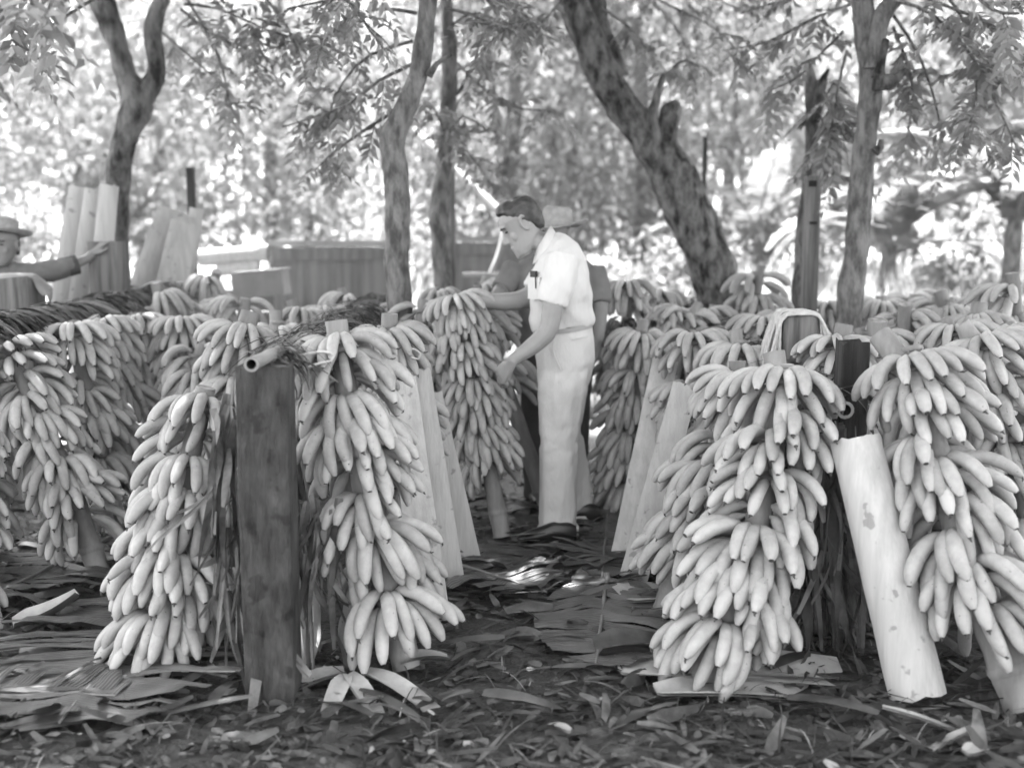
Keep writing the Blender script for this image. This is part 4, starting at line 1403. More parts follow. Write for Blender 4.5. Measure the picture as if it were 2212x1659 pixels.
# hair, fuller at the front
hb = MB()
hk = HK
HM = Matrix((F_, S_, U_)).transposed()
def hsec(u, f, b_, w):
    return (P((f + b_) / 2, u), F_ * ((f - b_) / 2) * hk, S_ * w * hk)
hb.loft([hsec(-.050, -.058, -.085, .040), hsec(-.030, -.038, -.094, .062), hsec(0, -.024, -.101, .0735), hsec(.012, .010, -.106, .075), hsec(.022, .034, -.106, .0765), hsec(.045, .048, -.108, .079), hsec(.070, .058, -.106, .078), hsec(.092, .068, -.097, .072), hsec(.112, .066, -.080, .058), hsec(.127, .04, -.05, .034)], 28, power=.66)
hb.ball(P(.056, .100, .016), .024 * hk, .036 * hk, .020 * hk, HM)
hb.ball(P(.026, .116, 0), .046 * hk, .050 * hk, .020 * hk, HM)
remeshed('hair', hb, .0045, 2, 'hair', man, wrinkle=lambda p: .0028 * noise.noise(V((p - hc).dot(F_) * 25, (p - hc).dot(S_) * 95, (p - hc).dot(U_) * 35)))
# shirt
sh = MB()
sh.loft([sec(1150, 716, 1279, 700, .155), sec(1144, 690, 1281, 676, .165), sec(1141, 655, 1279, 640, .18), sec(1141, 610, 1275, 590, .195, 0), sec(1150, 580, 1264, 556, .205), sec(1158, 560, 1246, 526, .185), sec(1166, 548, 1222, 508, .135), sec(1170, 540, 1202, 502, .085)], 26)
sl = [(A(1216, 556, -.15), .080), (A(1210, 590, ND + .03), .082), (A(1200, 625, ND), .078), (A(1191, 657, ND - .01), .074)]
pp, rr = smooth_path(sl, .03)
sh.tube(pp, rr, 18, ref=(1, 0, 0), flat=.92)
sl = [(A(1208, 556, .15), .08), (A(1178, 600, .20), .078), (A(1152, 632, .19), .070)]
pp, rr = smooth_path(sl, .03)
sh.tube(pp, rr, 16)
def shirt_w(p):
    z = p.z
    v = .013 * noise.noise(V(p.x * 6 + z * 3, p.y * 6, z * 7)) + .007 * noise.noise(V(p.x * 16 + z * 8, p.y * 12, z * 14))
    v += .006 * math.sin((z * 34 + p.x * 26) + 3 * noise.noise(p * 4)) * max(0, 1 - abs(z - 1.10) / .14)
    return v
remeshed('shirt', sh, .007, 9, 'white_cloth', man, wrinkle=shirt_w)
mb = MB()   # collar
cr0 = []
n = 20
for (fx, fy, bx, by, lat) in ((1158, 560, 1200, 508, .088), (1158, 540, 1186, 489, .072), (1156, 541, 1190, 487, .079), (1150, 572, 1207, 512, .104)):
    f, b = A(fx, fy), A(bx, by)
    c = (f + b) / 2
    h = (b - f) / 2
    cr0.append([c + h * math.cos(t) + V(0, lat * math.sin(t), 0) for t in [math.pi * (-.93 + 1.86 * j / n) for j in range(n + 1)]])
mb.rings(cr0, False, False, close=False)
mb.build('collar', 'white_cloth', man)
mb = MB()   # chest pocket with notebook and pen
pc = A(1158, 616, -.13)
PR = Matrix.Rotation(math.radians(35), 3, 'Z')
pk = lambda x, y, z: pc + PR @ V(x, y, z)
mb.box(pk(-.004, 0, -.015), .022, .095, .105, PR)
mb.build('pocket', 'white_cloth', man, smooth=False)
mb = MB()
mb.box(pk(-.006, .012, .048), .010, .045, .04, PR)
mb.build('notebook', 'pen', man, smooth=False)
mb = MB()
mb.tube([pk(-.018, -.022, -.015), pk(-.020, -.020, .058)], .0032, 6)
mb.build('pen', 'pen', man)
# trousers
tr = MB()
NL, FL = -.085, .10
tr.loft([sec(1152, 716, 1278, 698, .158), sec(1153, 745, 1283, 735, .168), sec(1158, 790, 1285, 778, .172), sec(1161, 825, 1274, 822, .165), sec(1163, 850, 1266, 850, .15), sec(1168, 880, 1258, 880, .11), sec(1180, 905, 1245, 905, .06)], 26)
leg = [(1190, 760, 1250, 750, .05, NL), (1166, 810, 1272, 802, .085, NL), (1161, 840, 1268, 836, .098, NL), (1162, 880, 1258, 880, .094, NL), (1166, 960, 1250, 960, .088, NL), (1165, 1010, 1250, 1010, .090, NL), (1165, 1080, 1248, 1080, .094, NL), (1164, 1158, 1245, 1156, .098, NL)]
tr.loft([sec(a, b, c, d, l, dy) for a, b, c, d, l, dy in leg], 24)
leg = [(1200, 770, 1262, 762, .05, FL), (1188, 815, 1276, 805, .085, FL), (1190, 870, 1266, 870, .088, FL), (1188, 930, 1256, 925, .085, FL + .05), (1188, 965, 1264, 955, .086, FL + .1), (1196, 1040, 1275, 1030, .09, FL + .16), (1203, 1128, 1284, 1124, .094, FL + .20)]
tr.loft([sec(a, b, c, d, l, dy) for a, b, c, d, l, dy in leg], 24)
def tr_w(p):
    z = p.z
    a_ = math.atan2(p.y - Y0 - NL, p.x - A(1210, 900).x)
    k = max(0, 1 - abs(z - .46) / .18) + .8 * max(0, 1 - abs(z - .10) / .16) + .7 * max(0, 1 - abs(z - .80) / .14)
    v = .006 * noise.noise(V(p.x * 17, p.y * 17, z * 1.8))
    c = noise.noise(V(p.x * 16 + z * 9, p.y * 12, z * 15 - p.x * 12))
    v += .0050 * k * (abs(c) ** .6 * (1 if c > 0 else -1))
    c = noise.noise(V(p.x * 26 - z * 16, p.y * 18, z * 20 + 7))
    v += .0032 * (k + .25) * c
    return v
remeshed('trousers', tr, .007, 14, 'khaki', man, wrinkle=tr_w)
for a, b, c, d, l, dy in ((1160, 1138, 1250, 1136, .108, NL), (1197, 1108, 1289, 1104, .104, FL + .19)):
    mb = MB()
    mb.loft([sec(a, b, c, d, l, dy), sec(a - .5, b + 1, c + .5, d + 1, l + .003, dy), sec(a - .5, b + 21, c + .5, d + 21, l + .004, dy), sec(a + 1, b + 22, c - 1, d + 22, l, dy)], 26)
    mb.build('cuff', 'khaki', man)
mb = MB()
s0, s1 = sec(1151, 713, 1279.5, 697, .163), sec(1151.5, 722, 1280.5, 706, .165)
mb.loft([s0, s1], 28, cap0=False, cap1=False)
mb.build('belt', 'khaki_dark', man)
mb = MB()   # slanting side pocket piping and the back pocket
f_ = lambda x, y: A(x, y, -.172)
for pts in ([(1196, 728), (1194, 750), (1200, 775), (1212, 800)], [(1237, 733), (1258, 730), (1272, 727)]):
    mb.tube([f_(*p) + V(0, .006 * i if pts[0][0] > 1220 else 0, 0) for i, p in enumerate(pts)], .0035, 5)
mb.build('pocket_seam', 'khaki', man)
for (hx, hy, tx, ty, dy) in ((1236, 1168, 1166, 1176, NL - .085), (1288, 1138, 1222, 1146, FL + .13)):
    h, t = A(hx, hy, dy), A(tx, ty, dy)
    h.z = t.z = 0
    d = (t - h).normalized()
    s = V(0, 1, 0)
    mb = MB()
    z = V(0, 0, 1)
    L = .29
    h = h + d * -.02
    mb.loft([(h + z * .045, z * .04, s * .028), (h + d * .03 + z * .05, z * .05, s * .038), (h + d * .11 + z * .055, z * .055, s * .036), (h + d * .17 + z * .042, z * .042, s * .043), (h + d * .24 + z * .030, z * .03, s * .046), (h + d * .28 + z * .022, z * .02, s * .035), (h + d * .295 + z * .018, z * .012, s * .015)], 16)
    mb.build('shoe', 'leather', man)

# ------------------------------------------------------------------ the man in the straw hat behind him
Y1 = 6.45
def Bq(x, y, dy=0.0):
    return at(x, y, Y1 + dy)
body = MB()
hc2 = Bq(1199, 505)
P2, U2, F2, S2 = head(body, hc2, V(0.05, 0, 1), V(-.5, -.85, -.1), 1.0)
body.loft([(P2(-.02, -.09), V(.052, 0, 0), V(0, .055, 0)), (Bq(1197, 552), V(.06, 0, 0), V(0, .06, 0)), (Bq(1196, 580), V(.15, 0, 0), V(0, .09, 0)), (Bq(1196, 640), V(.15, 0, 0), V(0, .1, 0)), (Bq(1196, 730), V(.13, 0, 0), V(0, .1, 0)), (Bq(1196, 1000), V(.13, 0, 0), V(0, .1, 0))], 18)
arm = [(Bq(1106, 590), .05), (Bq(1086, 622, -.08), .046), (Bq(1072, 645, -.18), .042), (Bq(1052, 664, -.10), .036), (Bq(1034, 668, -.02), .028)]
pp, rr = smooth_path(arm, .03)
body.tube(pp, rr, 12, round_ends=True)
hand(body, Bq(1032, 668, -.02), V(-.8, .5, -.2), V(0, -.3, 1), .18, (.4, .5, .6, .6), .05, thumb=-1)
arm = [(Bq(1286, 590), .05), (Bq(1297, 640, -.03), .046), (Bq(1296, 690, -.07), .040), (Bq(1291, 735, -.12), .032)]
pp, rr = smooth_path(arm, .03)
body.tube(pp, rr, 12, round_ends=True)
hand(body, Bq(1291, 738, -.12), V(-.05, -.1, -1), V(.9, -.4, 0), .18, (.3, .3, .35, .4), .05, thumb=1)
man2 = remeshed('person', body, .006, 3, 'skin_dark', None, (Bq(1196, 1000).x, Y1, 0))
tag(man2, 'man in straw hat and grey work shirt standing behind the white shirted man', 'person', 'people among the stacks')
eyes(P2, U2, F2, S2, 1.0, man2)
sh = MB()
def sec2(lx, rx, y, d):
    l, r = Bq(lx, y), Bq(rx, y)
    return ((l + r) / 2, (r - l) / 2, V(0, d, 0))
sh.loft([sec2(1118, 1290, 740, .13), sec2(1116, 1288, 680, .135), sec2(1108, 1290, 620, .13), sec2(1106, 1290, 585, .12), sec2(1122, 1276, 566, .10), sec2(1150, 1246, 552, .075), sec2(1168, 1228, 543, .065)], 24)
for pts in ([(1112, 580, 0), (1098, 600, -.05), (1082, 625, -.10)], [(1282, 580, 0), (1292, 615, -.02), (1297, 655, -.05)]):
    pp, rr = smooth_path([(Bq(x, y, d), w) for (x, y, d), w in zip(pts, (.068, .066, .062))], .03)
    sh.tube(pp, rr, 14)
remeshed('shirt', sh, .009, 3, 'grey_cloth', man2, wrinkle=fold_noise(.012, 9, (1, 1, .8)))
mb = MB()
rings = []
for (lx, rx, y, d, dz) in ((1162, 1232, 556, .075, 0), (1170, 1224, 534, .062, 0), (1160, 1234, 553, .085, 0), (1154, 1240, 566, .10, 0)):
    l, r = Bq(lx, y), Bq(rx, y)
    c, h = (l + r) / 2, (r - l) / 2
    rings.append([c + h * math.cos(t) + V(0, d * math.sin(t), 0) for t in [-math.pi / 2 + .25 + (2 * math.pi - .5) * j / 20 for j in range(21)]])
mb.rings(rings, False, False, close=False)
mb.build('collar', 'grey_cloth', man2)
tr = MB()
tr.loft([sec2(1124, 1284, 735, .12), sec2(1120, 1284, 800, .13), sec2(1128, 1276, 850, .12)], 20)
for lx, rx in ((1122, 1196), (1202, 1276)):
    tr.loft([sec2(lx, rx, 830, .10), sec2(lx + 4, rx - 4, 960, .085), sec2(lx + 8, rx - 8, 1075, .08)], 18)
remeshed('trousers', tr, .010, 3, 'dark_cloth', man2, wrinkle=fold_noise(.01, 7))
for x in (1160, 1238):
    p = Bq(x, 1080)
    p.z = 0
    mb = MB()
    mb.loft([(p + V(0, .06, .04), V(.035, 0, 0), V(0, 0, .04)), (p + V(0, 0, .05), V(.042, 0, 0), V(0, 0, .05)), (p + V(0, -.10, .035), V(.045, 0, 0), V(0, 0, .034)), (p + V(0, -.18, .02), V(.03, 0, 0), V(0, 0, .018))], 14)
    mb.build('shoe', 'leather', man2)
hat(man2, Bq(1203, 478) + V(0, 0, -.005), V(.10, -.05, 1), .088, .172, .085, 'straw', roll=.38, flat=1.12, Fw=V(-.35, -1, 0), droop=.25)

# ------------------------------------------------------------------ the man at the left edge
Y2 = 7.0
def Cq(x, y, dy=0.0):
    return at(x, y, Y2 + dy)
body = MB()
hc3 = Cq(9, 533)
P3, U3, F3, S3 = head(body, hc3, V(.02, 0, 1), V(-.12, -1, -.02), 1.04)
body.loft([(P3(-.02, -.085), V(.05, 0, 0), V(0, .055, 0)), (Cq(2, 580), V(.06, 0, 0), V(0, .06, 0)), (Cq(-4, 605), V(.15, 0, 0), V(0, .09, 0)), (Cq(-8, 700), V(.14, 0, 0), V(0, .1, 0)), (Cq(-8, 900), V(.13, 0, 0), V(0, .1, 0))], 18)
arm = [(Cq(30, 592, 0), .05), (Cq(95, 586, .05), .046), (Cq(150, 574, .12), .036), (Cq(190, 558, .18), .029), (Cq(199, 550, .2), .028)]
pp, rr = smooth_path(arm, .03)
body.tube(pp, rr, 12, round_ends=True)
hand(body, Cq(200, 549, .2), V(.55, .1, .62), V(-.4, -.6, .55), .18, (.25, .8, 1.0, 1.1), .05, thumb=1)
arm = [(Cq(-38, 596, 0), .05), (Cq(-50, 622, -.12), .046), (Cq(0, 606, -.36), .041), (Cq(50, 602, -.42), .034), (Cq(74, 602, -.44), .028)]
pp, rr = smooth_path(arm, .03)
body.tube(pp, rr, 12, round_ends=True)
hand(body, Cq(78, 603, -.44), V(.75, 0, -.66), V(.55, -.3, .7), .185, (.35, .5, .55, .6), .06, thumb=1, th_dir=V(.35, -.1, -.9))
man3 = remeshed('person', body, .0055, 3, 'skin_dark', None, (Cq(-8, 900).x, Y2, 0))
tag(man3, 'man in brimmed hat and dark shirt leaning on two stumps, left edge', 'person', 'people among the stacks')
eyes(P3, U3, F3, S3, 1.0, man3)
mb = MB()
mb.tube([P3(.094, -.066, sg * .02) for sg in (-1.1, -.4, .4, 1.1)], [.0012, .0028, .0028, .0012], 5)
mb.build('mouth', 'dark_cloth', man3)
hb = MB()
hb.loft([(P3(-.06, -.05), F3 * .035, S3 * .060), (P3(-.035, 0), F3 * .066, S3 * .0745), (P3(-.02, .04), F3 * .085, S3 * .079), (P3(-.008, .08), F3 * .090, S3 * .076), (P3(-.004, .125), F3 * .05, S3 * .04)], 18)
remeshed('hair', hb, .006, 2, 'hair', man3)
sh = MB()
def sec3(lx, rx, y, d):
    l, r = Cq(lx, y), Cq(rx, y)
    return ((l + r) / 2, (r - l) / 2, V(0, d, 0))
sh.loft([sec3(-66, 48, 760, .13), sec3(-66, 46, 690, .13), sec3(-64, 46, 630, .125), sec3(-56, 42, 598, .11), sec3(-36, 32, 582, .085), sec3(-20, 26, 574, .065)], 22)
pp, rr = smooth_path([(Cq(28, 592), .066), (Cq(64, 590, .02), .066), (Cq(100, 588, .05), .070), (Cq(135, 580, .09), .062), (Cq(160, 574, .13), .055)], .03)
sh.tube(pp, rr, 14)
pp, rr = smooth_path([(Cq(-38, 596), .062), (Cq(-52, 620, -.10), .058), (Cq(-40, 618, -.2), .052)], .03)
sh.tube(pp, rr, 14)
remeshed('shirt', sh, .009, 3, 'grey_cloth', man3, wrinkle=fold_noise(.012, 10))
mb = MB()
pp, rr = smooth_path([(Cq(146, 577, .11), .062), (Cq(168, 571, .14), .060)], .03)
mb.tube(pp, rr, 16)
mb.build('cuff', 'dark_cloth', man3)
tr = MB()
tr.loft([sec3(-64, 44, 755, .12), sec3(-64, 44, 830, .12)], 18)
for lx, rx in ((-64, -12), (-8, 42)):
    tr.loft([sec3(lx, rx, 810, .10), sec3(lx + 4, rx - 4, 1035, .08)], 16)
remeshed('trousers', tr, .012, 2, 'dark_cloth', man3)
for x in (-38, 17):
    p = Cq(x, 1038)
    p.z = 0
    mb = MB()
    mb.loft([(p + V(0, .06, .04), V(.035, 0, 0), V(0, 0, .04)), (p + V(0, 0, .05), V(.042, 0, 0), V(0, 0, .05)), (p + V(0, -.10, .035), V(.045, 0, 0), V(0, 0, .034)), (p + V(0, -.18, .02), V(.03, 0, 0), V(0, 0, .018))], 14)
    mb.build('shoe', 'leather', man3)
hat(man3, Cq(4, 502) + V(0, .01, 0), V(.06, .16, 1), .09, .165, .09, 'straw_dark', roll=.20, flat=1.08, Fw=V(-.2, -1, 0), droop=-.05, name='brimmed_hat')

# ================================================================== tanks, carton, pole, hose behind the stacks
def tank(label, x0, x1, ytop, d, depth, m='tank_wood'):
    a, b = at(x0, ytop, d), at(x1, ytop, d)
    h = a.z
    root = empty('wooden_tank', ((a.x + b.x) / 2, d + depth / 2, 0), label, 'tank', 'tanks behind the stacks')
    n = max(4, int((b.x - a.x) / .22))
    w = (b.x - a.x) / n
    for i in range(n):
        mb = MB()
        mb.box(V(a.x + w * (i + .5), d, h / 2 - .03), w - .003, .035, h - .06)
        mb.build('plank', m, root, smooth=False)
    mb = MB()
    mb.box(V(a.x, d + depth / 2, h / 2 - .03), .04, depth, h - .06)
    mb.box(V(b.x, d + depth / 2, h / 2 - .03), .04, depth, h - .06)
    mb.box(V((a.x + b.x) / 2, d + depth, h / 2 - .03), b.x - a.x, .04, h - .06)
    mb.build('wall', m, root, smooth=False)
    mb = MB()
    for dz, hh, oy in ((-.02, .05, -.05), (-.62, .045, -.035)):
        mb.box(V((a.x + b.x) / 2, d + oy, h + dz), b.x - a.x + .08, .055, hh)
    for sx in (a.x - .012, b.x + .012):
        mb.box(V(sx, d + depth / 2 + .03, h - .02), .055, depth - .02, .05)
    mb.build('rim', 'tank_rim', root, smooth=False)
    mb = MB()
    mb.box(V((a.x + b.x) / 2, d - .028, h - .12), b.x - a.x + .03, .03, .10)
    mb.build('band', m, root, smooth=False)
tank('long dark planked tank left of the bent trunk', 592, 850, 521, 10.6, 1.4)
tank('dark planked tank beyond the man\'s face, right of the thin straight trunk', 975, 1150, 512, 11.4, 1.4)

def slab(name, label, top, bot, w, d0, d1, curve=.25, thick=.02, group=None, cat='sheath board', m='sheath', twist=0.0, layers=1, bend=0.0, on_ground=True):
    """a strip of banana trunk sheath: a long shallow trough with a cellular edge"""
    a = at(top[0], top[1], d0)
    b = gr(bot[0], bot[1], .01) if d1 is None else at(bot[0], bot[1], d1)
    root_o = b
    ax = (a - b)
    L = ax.length
    t = ax.normalized()
    cdir = (CAMP - (a + b) / 2).normalized()
    s = t.cross(cdir).normalized()
    nrm_ = s.cross(t).normalized()
    mb = MB()
    rings = []
    N, M = 18, 9
    q = random.Random(int(top[0] * 7 + bot[1]))
    for i in range(N + 1):
        f = i / N
        c = b + t * (L * f) + nrm_ * (bend * math.sin(math.pi * f))
        ww = w * (1 + .10 * (1 - f)) * (1 + .03 * noise.noise(V(f * 4, top[0], 0)))
        aa = twist * (f - .5)
        s2 = s * math.cos(aa) + nrm_ * math.sin(aa)
        n2 = nrm_ * math.cos(aa) - s * math.sin(aa)
        up_, dn_ = [], []
        for j in range(M):
            u = j / (M - 1) * 2 - 1
            prof = -curve * ww * .5 * u * u
            tj = thick
            e = V(0, 0, 0)
            if i in (0, N):
                e = t * (.02 * noise.noise(V(u * 3, top[0], i)) )
            up_.append(c + s2 * u * ww * .5 + n2 * prof + e)
            dn_.append(c + s2 * u * ww * .5 + n2 * (prof - tj) + e)
        rings.append(up_ + dn_[::-1])
    mb.rings(rings, True, True, 0, True, 1)
    o = mb.build(name, [m, 'sheath_edge'], None, (root_o.x, root_o.y, 0), smooth=curve > .3)
    tag(o, label, cat, group)
    return o
G = 'sheath boards propped on the racks'
slab('sheath_board', 'broad pale sheath board beside the rope-looped front bunch', (866, 815), (935, 1338), .125, 4.75, None, .08, group=G)
slab('sheath_board', 'second pale sheath board overlapping the broad one in the aisle', (900, 800), (972, 1262), .12, 4.95, None, .10, group=G)
slab('sheath_board', 'pale sheath board reaching farthest into the aisle on the left', (925, 850), (1010, 1222), .125, 5.15, None, .08, group=G)
slab('sheath_board', 'pale sheath board nearer the trousers on the right of the aisle', (1438, 775), (1350, 1205), .125, 5.6, None, .08, group=G)
slab('sheath_board', 'pale sheath board on the right of the aisle with its foot curling on the ground', (1482, 830), (1368, 1250), .115, 5.1, None, .10, group=G)
slab('sheath_board', 'thick pale sheath trough leaning against the dark split post', (1846, 945), (1985, 1512), .165, 3.80, None, .55, .035, group=G, bend=.02)
G2 = 'sheath boards stacked behind the left rack'
for k, (tx, ty, bx, by, w, d, lab) in enumerate(((178, 405, 140, 660, .17, 7.75, 'grey sheath board leaning leftmost against the forked tree'), (200, 408, 165, 660, .10, 7.6, 'dark edged sheath board second from the left against the forked tree'),
        (218, 412, 190, 660, .14, 7.65, 'streaked sheath board in the middle of the stack on the forked tree'), (236, 400, 212, 655, .12, 7.5, 'palest sheath board lying on top of the stack on the forked tree'))):
    o = slab('sheath_board', lab, (tx, ty), (bx, by), w, d, d - .1, .25, .03, G2)
for k, (tx, ty, bx, by, w, d, lab) in enumerate(((382, 455, 316, 650, .26, 8.3, 'wide pale sheath board leaning to the thin dark square stake'), (400, 480, 365, 640, .20, 8.2, 'dark sheath board lying over the wide pale one at the stake'), (425, 450, 398, 640, .10, 8.5, 'narrow ragged sheath board behind the thin dark square stake'))):
    slab('sheath_board', lab, (tx, ty), (bx, by), w, d, d - .15, .3, .03, G2)

# carton and rolled sheaths between stake and tank
c0, c1 = at(500, 588, 8.9), at(612, 642, 8.9)
root = empty('carton', ((c0.x + c1.x) / 2, 9.05, c1.z), 'plain grey carton resting on bunches in front of the left tank', 'carton')
R3 = Matrix.Rotation(-.08, 3, 'Y')
mb = MB()
mb.box(V((c0.x + c1.x) / 2, 9.05, (c0.z + c1.z) / 2), c1.x - c0.x, .30, c0.z - c1.z, R3)
mb.build('box', 'carton', root, smooth=False)
mb = MB()
mb.box(V((c0.x + c1.x) / 2, 9.05, c0.z + .006), c1.x - c0.x + .012, .31, .012, R3)
mb.build('lid', 'carton', root, smooth=False)
cx_ = at(556, 650, 9.05)
mb = MB()
mb.box(V(cx_.x, 9.05, .45), .9, .5, .9)
st_ = mb.build('crate', 'tank_wood', None, (cx_.x, 9.05, 0), smooth=False)
tag(st_, 'low dark crate under the plain grey carton', 'crate')
for k, (x0, y0, x1, y1, r, lab) in enumerate(((432, 560, 580, 548, .085, 'thick rolled sheath lying behind the carton'), (470, 585, 560, 575, .07, 'smaller rolled sheath just above the carton\'s left end'))):
    a, b = at(x0, y0, 9.6), at(x1, y1, 9.6)
    mb = MB()
    rings = []
    for i in range(9):
        c = a.lerp(b, i / 8)
        rr = []
        for j in range(22):
            th = j / 21 * 8.2
            rad = r * (1 - .055 * th)
            rr.append(c + V(0, math.cos(th), math.sin(th)) * rad * (1 + .08 * noise.noise(V(i * .4, th, k))))
        rings.append(rr)
    mb.rings(rings, False, False, close=False)
    o = mb.build('rolled_sheath', 'sheath', None, (a.x, 9.6, a.z))
    tag(o, lab, 'sheath', 'rolled sheaths')
mb = MB()
c0 = at(505, 600, 9.6)
mb.box(V(c0.x, 9.6, c0.z / 2 - .05), .75, .4, c0.z - .1)
o = mb.build('crate', 'tank_wood', None, (c0.x, 9.6, 0), smooth=False)
tag(o, 'dark crate under the rolled sheaths', 'crate')

a, b = at(893, 282, 12.6), at(1082, 462, 11.9)
mb = MB()
t = (b - a).normalized()
mb.tube([a, a.lerp(b, .3), a.lerp(b, .6), b, b + (b - a) * .25], [.045, .05, .052, .05, .05], 12)
o = mb.build('pale_pole', 'pale_pole', None, (b.x, b.y, 0))
tag(o, 'pale slanting pole behind the thin straight trunk', 'pole')
mb = MB()
a, b = at(1000, 595, 10.2), at(1085, 592, 10.2)
mb.box((a + b) / 2, (b - a).length, .05, .035)
o = mb.build('wooden_bar', 'pale_pole', None, (a.x, 10.2, 0), smooth=False)
tag(o, 'short pale bar against the right tank', 'bar')
pp, rr = smooth_path([(at(1092, 470, 10.6), .022), (at(1086, 510, 10.5), .022), (at(1076, 550, 10.4), .022), (at(1060, 590, 10.3), .022), (at(1045, 620, 10.3), .022), (at(1030, 660, 10.3), .022)], .06)
mb = MB()
mb.tube(pp, rr, 10)
o = mb.build('hose', 'hose', None, (pp[-1].x, 10.3, 0))
tag(o, 'thick pale hose curving down in front of the right tank', 'hose')

def haze():
    mb = MB()
    mb.box(V(0, 92, 6.2), 330, 330, 15)
    me = mb.mesh('haze', 'mud', None, False)
    me.materials.clear()
    m = bpy.data.materials.new('haze')
    m.use_nodes = True
    N = m.node_tree.nodes
    N.remove(N['Principled BSDF'])
    v = N.new('ShaderNodeVolumePrincipled')
    v.inputs['Color'].default_value = (.95, .95, .95, 1)
    v.inputs['Density'].default_value = .0006
    m.node_tree.links.new(v.outputs[0], N['Material Output'].inputs['Volume'])
    me.materials.append(m)
    o = link(bpy.data.objects.new('haze', me))
    tag(o, 'thin bright haze filling the sunlit air', 'haze', kind='stuff')
haze()

# ================================================================== leaves and scraps on the ground
def ground_leaf(label, p0, p1, wl, wr, seed, m='wet_leaf', strips=46, torn=.8, lift=.03, name='fallen_banana_leaf'):
    """a big leaf lying on the ground: midrib and the torn blade strips to its sides"""
    q = random.Random(seed)
    a, b = gr(*p0), gr(*p1)
    d = (b - a)
    L = d.length
    t = d.normalized()
    s = t.cross(V(0, 0, 1)).normalized()
    root = empty(name, a, label, 'banana leaf', 'fallen banana leaves')
    mb = MB()
    pts = [a.lerp(b, i / 12) + V(0, 0, lift + .014 + .012 * noise.noise(V(i * .6, seed, 0))) + s * .01 * noise.noise(V(i * .5, seed, 4)) for i in range(13)]
    mb.tube(pts, [.011 * (1 - .65 * i / 12) for i in range(13)], 7)
    mb.build('midrib', 'rib', root)
    mb = MB()
    ribs = []
    for sg, wd in ((-1, wl), (1, wr)):
        f = .02
        while f < .96:
            dw = min(q.choice((.02, .035, .05, .07, .11)) / L, .98 - f)
            tr_ = q.random() < torn
            g0, g1 = (q.uniform(0, .35), q.uniform(0, .35)) if tr_ else (0, 0)
            lf = q.uniform(.0, .05) * torn
            cu = q.uniform(-.02, .07) * torn
            sk = .28 + (q.gauss(0, .10) if tr_ else 0)
            rows = []
            K = 6
            cut = q.uniform(.75, 1.05) if tr_ else 1.0
            for i in range(K + 1):
                u = i / K
                rw = []
                for jj, ff, gg in ((0, f, g0), (1, f + dw / 2, 0), (2, f + dw, -g1)):
                    pr = math.sin(math.pi * min(1, .10 + ff * .86)) ** .75
                    p = a + d * (ff + dw * gg * u) + s * sg * wd * pr * u * cut + t * (sk * wd * u * pr)
                    nz = .022 * noise.noise(V(p.x * 5, p.y * 5, seed)) + .010 * noise.noise(V(p.x * 14, p.y * 14, seed))
                    p.z = lift + .012 - .01 * u + nz + lf * u * math.sin(u * 2.6) + cu * u * u + (.006 if jj == 1 else 0) * u
                    p.z = max(p.z, .006 + .004 * sg)
                    if -.12 < p.x < .45 and 5.35 < p.y < 6.2:
                        p.z = min(p.z, .012 + .004 * sg)
                    ribs.append(ff * L)
                    rw.append(p)
                rows.append(rw)
            vs_ = [p for r_ in rows for p in r_]
            fs_ = [(i * 3 + j, i * 3 + j + 1, i * 3 + j + 4, i * 3 + j + 3) for i in range(K) for j in (0, 1)]
            mb.add(vs_, fs_)
            f += dw * (1.0 if not tr_ else q.uniform(1, 1.12))
    o = mb.build('blade', m, root, smooth=True)
    o.data.attributes.new('rib', 'FLOAT', 'POINT').data.foreach_set('value', ribs)
    return root
ground_leaf('torn wet leaf along the aisle, its pale midrib beside the man\'s shoes', (1318, 1060), (1300, 1275), .62, .30, 61, 'veined_leaf', 60, .75)
ground_leaf('fresh broad leaf lying in the aisle before the big sprawling bunch', (1312, 1262), (1286, 1462), .36, .26, 62, 'veined_leaf', 30, .2)
ground_leaf('large torn leaf on the ground at the left, midrib slanting to the front bunch', (362, 1300), (130, 1590), .55, .60, 63, 'fresh_leaf', 56, .7)
ground_leaf('leaf lying under the foremost bunch of the left rack', (240, 1180), (-60, 1330), .42, .35, 64, 'wet_leaf', 44)
ground_leaf('torn leaf lying across the aisle at its left side', (960, 1230), (1180, 1300), .30, .30, 65, 'wet_leaf', 36)
ground_leaf('dark torn leaf below the foot of the inspected bunch', (1010, 1190), (1120, 1250), .3, .2, 66, 'wet_leaf', 36)
ground_leaf('shredded leaf at the bottom left corner', (-80, 1520), (250, 1530), .3, .25, 67, 'wet_leaf', 40)

def scrap(label, px, py, L, W, ang, seed, m='rind', curl=.6, fold=.4, up=.0, name='sheath_scrap', group='sheath scraps on the ground', cat='sheath scrap'):
    q = random.Random(seed)
    p = gr(px, py)
    mb = MB()
    d = V(math.cos(ang), math.sin(ang), up)
    p = p + V(0, 0, .02)
    # a thick, slightly cupped piece
    for off in (0, -.008):
        mb.strip(p + V(0, 0, off + .012), d, V(0, 0, 1), L, W, curl, q.uniform(-.3, .3), 8, q.uniform(.2, .5), fold=fold)
    o = mb.build(name, m, None, p)
    tag(o, label, cat, group)
    return o
scrap('curled pale sheath strip fanning left from the foot of the rope-looped bunch', 745, 1470, .34, .09, math.radians(200), 71)
scrap('curled pale sheath strip pointing at the viewer below the wide post', 748, 1480, .26, .07, math.radians(262), 72)
scrap('longest pale strip of the fan below the rope-looped bunch', 752, 1475, .36, .07, math.radians(300), 73)
scrap('pale strip of the fan pointing right below the rope-looped bunch', 790, 1470, .40, .08, math.radians(325), 74)
scrap('upright curled sheath between the wide post and the rope-looped bunch', 655, 1450, .34, .12, math.radians(95), 75, up=.7, curl=-.4)
